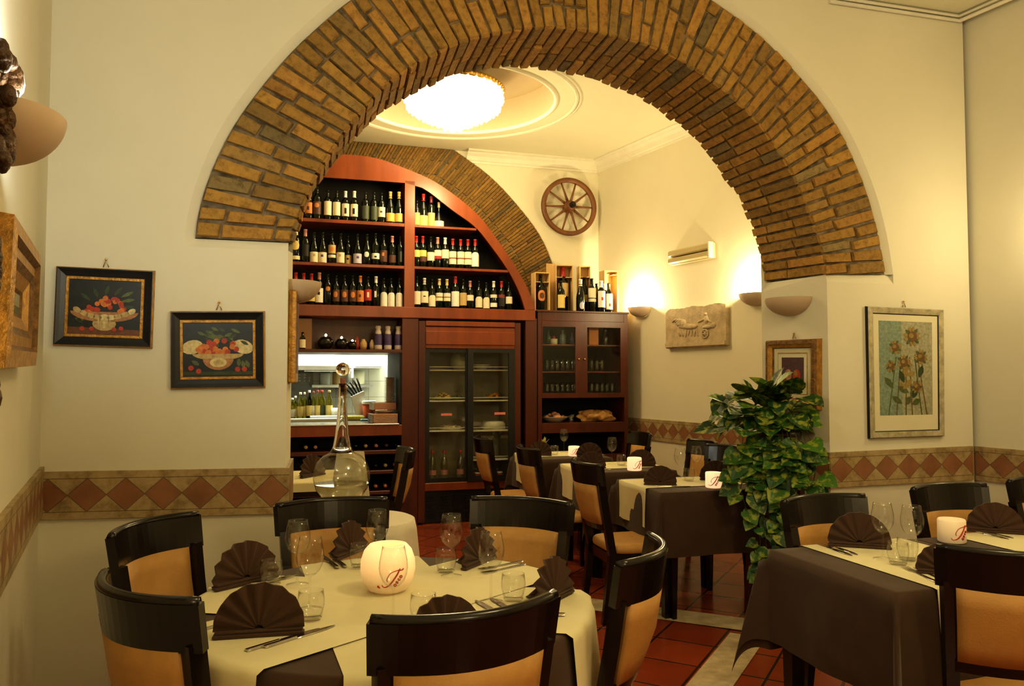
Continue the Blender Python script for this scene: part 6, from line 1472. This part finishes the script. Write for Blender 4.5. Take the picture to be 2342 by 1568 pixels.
def leaf(pos, d, up, L):
    d = d.normalized(); s = d.cross(up); s = s.normalized() if s.length > 1e-4 else d.orthogonal().normalized(); n_ = s.cross(d)
    k = rr.random(); fb.c = (.022, .095, .014) if k < .5 else (.06, .16, .018) if k < .85 else (.012, .05, .012); fb.smooth = False
    sh = rr.uniform(.7, 1.25); fb.c = tuple(x * sh for x in fb.c)
    def pt(x, y, sg): return pos + d * (x * L) + s * (sg * y * L * .95) + n_ * (-.10 * L * x * x + .16 * L * y) * 1.0
    mid = [pt(x, 0, 1) for x in (0.0, .22, .5, .78, 1.05)]
    for sg in (1, -1):
        e = [pt(x, y, sg) for x, y in OUT]
        fb.poly([mid[0], e[1], e[2], e[3], mid[1]] if sg < 0 else [mid[1], e[3], e[2], e[1], mid[0]])
        fb.poly([mid[1], e[3], e[4], mid[2]] if sg < 0 else [mid[2], e[4], e[3], mid[1]])
        fb.poly([mid[2], e[4], e[5], mid[3]] if sg < 0 else [mid[3], e[5], e[4], mid[2]])
        fb.poly([mid[3], e[5], mid[4]] if sg < 0 else [mid[4], e[5], mid[3]])
top = Vector((0, 0, .19)); toward = Vector((-PX.x, -PX.y, 0)).normalized(); side = Vector((toward.y, -toward.x, 0))
# side < 0 is photo left
if side.x > 0: side = -side
left_dir = side
# crown
for k in range(92):
    a = rr.uniform(0, 2 * pi); el = rr.uniform(-.1, 1.35); R = rr.uniform(.12, .33)
    d = Vector((cos(a) * cos(el), sin(a) * cos(el), sin(el)))
    pos = top + Vector((d.x * R * .98, d.y * R * .80, d.z * R * .85 + .03)) + left_dir * .05
    vb.tube([top + Vector((d.x * .04, d.y * .04, -.01)), top + d * R * .5 + Vector((0, 0, .05)), pos], .0022, 4, caps=False)
    dd_ = Vector((d.x + toward.x * .5, d.y + toward.y * .5, rr.uniform(-.9, .45) if d.z < .75 else rr.uniform(.1, .9))) + Vector((rr.uniform(-.5, .5), rr.uniform(-.5, .5), 0)); leaf(pos, dd_, Vector((0, 0, 1)) + toward * .7 + d * .4, rr.uniform(.11, .17))
# trailing vines in front and to the left
VX = []
for k in range(15):
    t = k / 14; off = left_dir * (.175 - .36 * t + rr.uniform(-.02, .02)) + toward * rr.uniform(.12, .2)
    ln = (.50, .75, .95, 1.0, .9, .98, .75, .8, .55, .6, .40, .35, .30, .25, .3)[k]
    pts = [top + off * .3 + Vector((0, 0, .02)), top + off * .8 + Vector((0, 0, .06)), top + off + Vector((0, 0, -.04))]
    q = pts[-1].copy()
    m = int(ln / .05)
    for j in range(m): q = q + Vector((rr.uniform(-.016, .016), rr.uniform(-.012, .012), -.05)); q += (left_dir * -.0045 if t < .4 else left_dir * .002); pts.append(q.copy())
    vb.tube(pts, .0028, 5, caps=False)
    for j in range(2, len(pts)):
        for _ in range(2 if j < 5 else 1):
            if rr.random() < (.85 if j < 9 else .6):
                sd = rr.choice((-1, 1)); d = left_dir * sd * rr.uniform(.3, 1) + toward * rr.uniform(.1, .9) + Vector((0, 0, rr.uniform(-1.1, -.1))); leaf(pts[j] + d * .025, d, Vector((0, 0, .8)) + toward, rr.uniform(.065, .12) * (1.12 if j < 9 else .92))
obj('leaves', fb, leaf_mat(), r); obj('vines', vb, mat('vine_stem', (.10, .09, .025), .6, var=.2), r)
# ================================================================ KITCHEN BEYOND THE HATCH
K = lambda x, y: (650 + x / 7.129, 780 + y / 7.129)
KD = 2.28                       # kitchen rear wall behind the shelf plane
zW = zc0                        # worktop level
M_ktile_m, n_, p_ = nt('kitchen_tiles'); p_.inputs['Roughness'].default_value = .25
br = n_.nodes.new('ShaderNodeTexBrick'); br.offset = 0; cc = n_.nodes.new('ShaderNodeTexCoord'); mp = n_.nodes.new('ShaderNodeMapping'); mp.inputs['Rotation'].default_value = (pi / 2, 0, 0)
br.inputs['Scale'].default_value = 1; br.inputs['Brick Width'].default_value = .2; br.inputs['Row Height'].default_value = .2; br.inputs['Mortar Size'].default_value = .004
br.inputs['Color1'].default_value = (.80, .80, .70, 1); br.inputs['Color2'].default_value = (.76, .77, .67, 1); br.inputs['Mortar'].default_value = (.5, .5, .42, 1)
n_.links.new(cc.outputs['Object'], mp.inputs[0]); n_.links.new(mp.outputs[0], br.inputs['Vector']); n_.links.new(br.outputs['Color'], p_.inputs['Base Color'])
M_kst = mat('kitchen_steel', (.42, .43, .40), .35, .85, var=.1); M_kwhite = mat('kitchen_white', (.82, .83, .74), .4, var=.03); M_kdark = mat('kitchen_dark_steel', (.16, .17, .15), .45, .5, var=.2)
kl, kr = S(500, 900)[0] - 1.2, S(921, 900)[0] + .35
def kroot(name, label, cat, group=None): return sroot(name, label, cat, group)
b = B(); b.quad((kl, KD, 0), (kr, KD, 0), (kr, KD, 2.75), (kl, KD, 2.75)); b.quad((kr, 1.05, 0), (kr, KD, 0), (kr, KD, 2.75), (kr, 1.05, 2.75)); b.quad((kl, KD, 0), (kl, 1.05, 0), (kl, 1.05, 2.75), (kl, KD, 2.75)); b.quad((kl, 1.05, 2.75), (kr, 1.05, 2.75), (kr, KD, 2.75), (kl, KD, 2.75))
o = struct('wall_kitchen', b, M_ktile_m, 'white tiled kitchen wall seen through the hatch'); o.location = SHELF.o; o.rotation_euler = (0, 0, SHELF.a)
def kbox(b, x0, x1, y0, y1, d0, d1, bev=.003):
    X0, Y0 = K(x0, y0); X1, Y1 = K(x1, y1); u0, z1 = S(X0, Y0, d0); u1, z0 = S(X1, Y1, d0); b.box(u0, u1, d0, d1, z0, z1, bev=bev)
r = kroot('extractor_hood', 'steel extractor hood at the top of the kitchen hatch', 'hood')
b = B(); X0, Y0 = K(-300, 190); X1, Y1 = K(930, 400); u0, z1 = S(X0, Y0, 1.7); u1, z0 = S(X1, Y1, 1.7)
b.hexa([(u0, 1.72, z0), (u1, 1.72, z0), (u1, 2.2, z0), (u0, 2.2, z0), (u0, 1.95, z0 + .55), (u1 - .3, 1.95, z0 + .55), (u1 - .3, 2.2, z0 + .55), (u0, 2.2, z0 + .55)]); b.box(u0, u1, 1.70, 2.2, z0 - .05, z0); obj('hood_body', b, M_kst, r)
r = kroot('wall_cabinet', 'white wall cabinet at the top right of the kitchen hatch', 'cabinet')
b = B(); kbox(b, 1110, 1640, 60, 440, 1.85, 2.26); obj('cabinet_body', b, M_kwhite, r)
b = B(); kbox(b, 1160, 1590, 60, 415, 1.835, 1.849); obj('door', b, M_kwhite, r)
r = kroot('steel_shelf', 'upper steel shelf in the kitchen under the hood', 'shelf')
b = B(); kbox(b, 325, 1100, 460, 492, 1.80, 2.26); obj('shelf_board', b, M_kst, r); b = B(); kbox(b, 1098, 1128, 200, 600, 1.80, 1.84); obj('shelf_post', b, M_kwhite, r)
r = kroot('steel_shelf', 'lower steel shelf in the kitchen carrying jars', 'shelf')
b = B(); kbox(b, 450, 1110, 712, 748, 1.85, 2.26); obj('shelf_board', b, M_kst, r); b = B(); kbox(b, 1020, 1090, 745, 860, 1.95, 2.26); obj('bracket', b, M_kdark, r)
_, zS2 = S(*K(700, 712), 1.9); _, zS1 = S(*K(700, 460), 1.9)
r = kroot('perforated_panel', 'dark steel panel with rows of bright holes at the left of the kitchen', 'panel')
b = B(); kbox(b, -200, 470, 500, 1000, 2.20, 2.25); obj('panel', b, M_kdark, r)
b = B(); b.smooth = True
for i, x in enumerate((255, 335, 415)):
    for j, y in enumerate((545, 594, 642)):
        if i == 2 and j == 0: continue
        u, z = S(*K(x, y), 2.19); b.ball((u, 2.198, z), .014, .006, .014, 10, 6)
obj('bright_holes', b, M_kwhite, r)
for k, (x0, y0, w, h, m, lab) in enumerate(((380, 455, .2, .03, M_kst, 'left flat pan on the upper kitchen shelf'), (620, 455, .15, .06, M_kst, 'low steel pot on the upper kitchen shelf'), (800, 455, .17, .04, M_kst, 'flat steel lid on the upper kitchen shelf'))):
    small('steel_pan', lab, 'pan', [(0, 0), (w * .9, 0), (w, h), (w * .97, h), (w * .86, .004), (0, .004)], K(x0, y0)[0], zS1, 2.02, m, 'steel pans on the upper kitchen shelf', y=K(0, y0)[1])
for x, w, h, col, lid, lab in ((676, .065, .15, (.70, .74, .66), (.05, .32, .12), 'white jar with a green lid on the lower kitchen shelf'), (760, .04, .19, (.74, .78, .72), None, 'slim pale bottle on the lower kitchen shelf'), (838, .055, .17, (.50, .32, .10), (.30, .15, .04), 'brown jar on the lower kitchen shelf'), (898, .035, .09, (.82, .82, .78), None, 'small white cup on the lower kitchen shelf'), (1210, .075, .18, (.60, .60, .45), None, 'glass jar of brown food on the right of the lower kitchen shelf')):
    if x > 1100:
        r = kroot('steel_bracket_shelf', 'small steel shelf right of the jars in the kitchen', 'shelf'); b = B(); kbox(b, 1112, 1450, 712, 748, 1.95, 2.26); obj('shelf_board', b, M_kst, r)
    small('storage_jar', lab, 'jar', [(0, 0), (w * .95, 0), (w, .01), (w, h * .85), (w * .8, h), (0, h)], K(x, 700)[0], zS2, 2.05, mat('jar%d' % x, col, .4, var=.1), 'jars in the kitchen', y=K(0, 700)[1], extra=[('lid', [(w * .9, h), (w * .9, h + .03), (0, h + .031)], mat('jlid%d' % x, lid, .4))] if lid else None)
# on the worktop
M_oil = thin_glass('oil_glass', (.74, .72, .16), (.22, .24, .03), .05, .10)
def kitem(name, label, cat, x, d, prof, m, extra=None, group=None):
    return small(name, label, cat, prof, K(x, 1100)[0], zW, d, m, group, y=K(0, 1100)[1], extra=extra)
for k, (x, h, w, lc, cap, m) in enumerate(((130, .23, .034, 'white', 'white', M_oil), (182, .25, .028, 'cream', 'white', M_oil), (262, .29, .033, 'yellow', 'white', M_oil), (330, .29, .026, 'yellow', 'cream', M_oil), (408, .31, .032, 'yellow', 'white', M_bottle), (472, .30, .028, 'white', 'dkred', M_oil), (545, .31, .028, 'yellow', 'red', M_oil), (612, .31, .040, 'green', 'red', M_oil), (733, .31, .036, 'yellow', 'tan', M_oil))):
    kitem('oil_bottle', 'kitchen oil bottle with %s label and %s cap, %s from the left' % ({'dkred': 'dark red'}.get(lc, lc), {'dkred': 'dark red'}.get(cap, cap), ORD[k]), 'bottle', x, .98 + .03 * (k % 2), [(0, 0), (w, 0), (w, h * .6), (w * .85, h * .7), (w * .38, h * .82), (w * .36, h * .93)], m, [('label', [(w * 1.02, h * .12), (w * 1.02, h * .48)], LM[lc]), ('cap', [(w * .42, h * .92), (w * .42, h), (0, h + .001)], LM[cap])], 'oil bottles on the kitchen worktop')
b = B(); X0 = S(*K(100, 1200), .45)[0]; X1 = S(*K(910, 1200), .45)[0]
for k, (x0, x1, d, h0, h, lab) in enumerate(((105, 905, .52, 0, .028, 'long white cutting board lying at the front of the hatch'), (430, 905, .72, 0, .045, 'thick white cutting board behind the long one in the hatch'))):
    b = B(); u0 = S(*K(x0, 1200), d)[0]; u1 = S(*K(x1, 1200), d)[0]; b.box(u0, u1, d, d + .16, zW + h0 + .0005, zW + h0 + h, bev=.004); o = obj('cutting_board', b, M_kwhite); o.location = SHELF.o; o.rotation_euler = (0, 0, SHELF.a); tag(o, lab, 'board', 'white cutting boards in the hatch')
for x, lab in ((815, 'left white beaker on the kitchen worktop'), (880, 'right white beaker on the kitchen worktop, by the decanter neck')): kitem('beaker', lab, 'cup', x, .95, [(0, 0), (.028, 0), (.036, .12), (.033, .12), (0, .01)], M_kwhite, None, 'white beakers in the kitchen')
r = thing('cheese_block', 'flat yellow cheese block on the kitchen worktop', 'cheese', SHELF.pt(S(*K(1122, 1190), .6)[0], .6, zW + .0005), SHELF.a); b = B(); b.box(-.12, .12, 0, .10, 0, .05, bev=.012); obj('block', b, mat('yellow_block', (.72, .60, .10), .5, var=.2, scale=40), r)
r = thing('knife_block', 'steel knife holder full of dark handled knives in the kitchen', 'knife block', SHELF.pt(S(*K(1270, 1160), .9)[0], .9, zW + .0005), SHELF.a)
M_ = Matrix.Rotation(-.22, 4, 'Y'); b = B(); b.hexa([(-.045, 0, 0), (.06, 0, 0), (.06, .12, 0), (-.045, .12, 0), (-.115, 0, .24), (.02, 0, .30), (.02, .12, .30), (-.115, .12, .24)]); obj('holder', b, M_kst, r)
for k in range(5):
    x = -.10 + .024 * k; b = B(); b.tube([(x, .03 + .015 * (k % 3), .25 + .012 * k), (x - .05 - .012 * (4 - k), .03 + .015 * (k % 3), .36 + .02 * k)], .010, 6); obj('knife_handle', b, M_iron, r)
kitem('plastic_tub', 'orange red tub with a white lid on the kitchen worktop', 'tub', 1385, .75, [(0, 0), (.062, 0), (.072, .165), (0, .166)], mat('red_tub', (.62, .13, .05), .4, var=.1), [('lid', [(.078, .166), (.078, .19), (.07, .20), (0, .201)], M_kwhite)])
r = thing('blue_cloth', 'small pale blue cloth on the kitchen worktop before the tub', 'cloth', SHELF.pt(S(*K(1380, 1200), .5)[0], .5, zW + .0005), SHELF.a); b = B(); b.box(-.08, .06, 0, .08, 0, .018, bev=.008); obj('cloth', b, mat('pale_blue', (.35, .55, .62), .8), r)
# box, tray stack and plate stack at the right end of the hatch
u0 = S(*K(1405, 1325), .03)[0]; u1 = ur_ - .034
M_tray = mat('pink_tray', (.58, .34, .22), .45, var=.06); M_gry = mat('grey_edge', (.42, .42, .42), .5)
tw = u1 - u0; proto = None
for k in range(7):
    z = zW + .0005 + k * .0135; lab = 'flat pinkish tray at the right of the hatch, %s of the stack from below' % ORD[k]
    if proto is None:
        proto = thing('serving_tray', lab, 'tray', SHELF.pt((u0 + u1) / 2, .02, z), SHELF.a, 'stacked pink trays in the hatch'); b = B(); b.box(-tw / 2 + .025, tw / 2, 0, .25, 0, .010, bev=.003); obj('tray_base', b, M_tray, proto); b = B(); b.box(-tw / 2, -tw / 2 + .024, .005, .245, .001, .009); obj('grey_rim', b, M_gry, proto)
    else: dup(proto, lab, SHELF.pt((u0 + u1) / 2, .02, z))
zt7 = zW + 7 * .0135 + .002
r = thing('food_bag', 'crumpled brown bag lying on the pink trays', 'bag', SHELF.pt((u0 + u1) / 2 + .02, .13, zt7), SHELF.a); b = B(); b.smooth = True
b.grid(lambda u, v: Vector((cos(2 * pi * u) * sin(pi * v) * .11 * (1 + .1 * sin(u * 40)), sin(2 * pi * u) * sin(pi * v) * .06, .014 - cos(pi * v) * .014 + .002 * sin(u * 31) * sin(pi * v))), 24, 8); obj('bag', b, mat('brown_bag', (.22, .09, .04), .6, var=.3), r)
X0, Y0 = K(1455, 1010); X1, Y1 = K(1930, 1165); d = .06; a, z1 = S(X0, Y0, d); c, z0 = S(X1, Y1, d); c = min(c, ur_ - .032)
r = thing('cardboard_box', 'pinkish cardboard box under the plate stack in the hatch', 'box', SHELF.pt((a + c) / 2, d + .10, zt7 + .03), SHELF.a); hb = z1 - zt7 - .03; b = B(); b.box(-(c - a) / 2 + .02, (c - a) / 2, 0, .26, 0, hb, bev=.003); obj('box_body', b, mat('pink_box', (.52, .27, .19), .6, var=.08), r); b = B(); b.box(-(c - a) / 2, -(c - a) / 2 + .0195, .0, .26, 0, hb); obj('grey_side', b, M_gry, r)
zp = zt7 + .03 + hb + .001; d = .12; _, ztop = S(*K(1720, 585), d + .13); npl = 24; st = (ztop - zp) / npl; uc = S(*K(1722, 800), d + .13)[0]; proto = None; rp = min(.115, ur_ - .034 - uc)
M_plate = mat('plate_rim', (.42, .27, .16), .4, var=.1)
for k in range(npl):
    lab = 'beige plate in the tall stack in the hatch, %s from below' % ORD[k]
    if proto is None:
        proto = thing('dinner_plate', lab, 'plate', SHELF.pt(uc, d + .13, zp), 0, 'stacked plates in the hatch'); b = B(); b.smooth = True; b.lathe([(.0005, 0), (rp * .6, 0), (rp, st * .75), (rp, st * .93), (rp * .6, st * .35), (.0005, st * .35)], 28); obj('plate_body', b, M_plate, proto)
    else: dup(proto, lab, SHELF.pt(uc, d + .13, zp + k * st))
# ================================================================ LIGHT
def lamp(kind, name, loc, energy, col, size=.1, rot=None, sy=None):
    l = bpy.data.lights.new(name, kind); l.energy = energy; l.color = col
    if kind == 'AREA':
        l.size = size
        if sy: l.shape = 'RECTANGLE'; l.size_y = sy
    else: l.shadow_soft_size = size
    o = bpy.data.objects.new(name, l); COL.objects.link(o); o.location = loc
    if rot: o.rotation_euler = rot
    return o
WARM = (1.0, .81, .46); WARM2 = (1.0, .81, .45); CFL = (.93, 1.0, .95)
for k, p in enumerate(LIT): lamp('POINT', 'sconce_lamp', p, SCE[k], CFL if k == 2 else WARM2, .035)
lamp('POINT', 'chandelier_lamp', RC + Vector((0, 0, 3.35)), 46, (1, .82, .42), .18)
lamp('POINT', 'front_lamp', (1.5, 1.7, 3.40), 54, WARM, .22)
lamp('POINT', 'rear_fill', (1.7, -.6, 2.3), 40, WARM, .2)  # added unseen fill behind the camera, brightens chair backs and low walls
lamp('POINT', 'front_lamp', RIGHT.pt(.75, -.12, 2.32), 12, WARM2, .04)
lamp('AREA', 'kitchen_lamp', SHELF.pt(-1.5, 1.35, 2.6), 85, (.97, 1, .84), 1.2, (0, 0, 0), .8)
w = bpy.data.worlds.new('world'); SC.world = w; w.use_nodes = True
w.node_tree.nodes['Background'].inputs[0].default_value = (1, .7, .4, 1); w.node_tree.nodes['Background'].inputs[1].default_value = .02
SC.view_settings.look = 'Medium High Contrast'
SC.view_settings.exposure = .16
SC.cycles.max_bounces = 8; SC.cycles.diffuse_bounces = 3; SC.cycles.glossy_bounces = 3; SC.cycles.transmission_bounces = 8; SC.cycles.transparent_max_bounces = 20; SC.cycles.use_adaptive_sampling = True; SC.cycles.adaptive_threshold = .05; SC.cycles.caustics_refractive = False; SC.cycles.caustics_reflective = False
SC.cycles.sample_clamp_indirect = 6
SC.cycles.use_denoising = True

for m in bpy.data.materials:
    if m.name.startswith(('flame', 'wax', 'bulb')): m.cycles.emission_sampling = 'NONE'
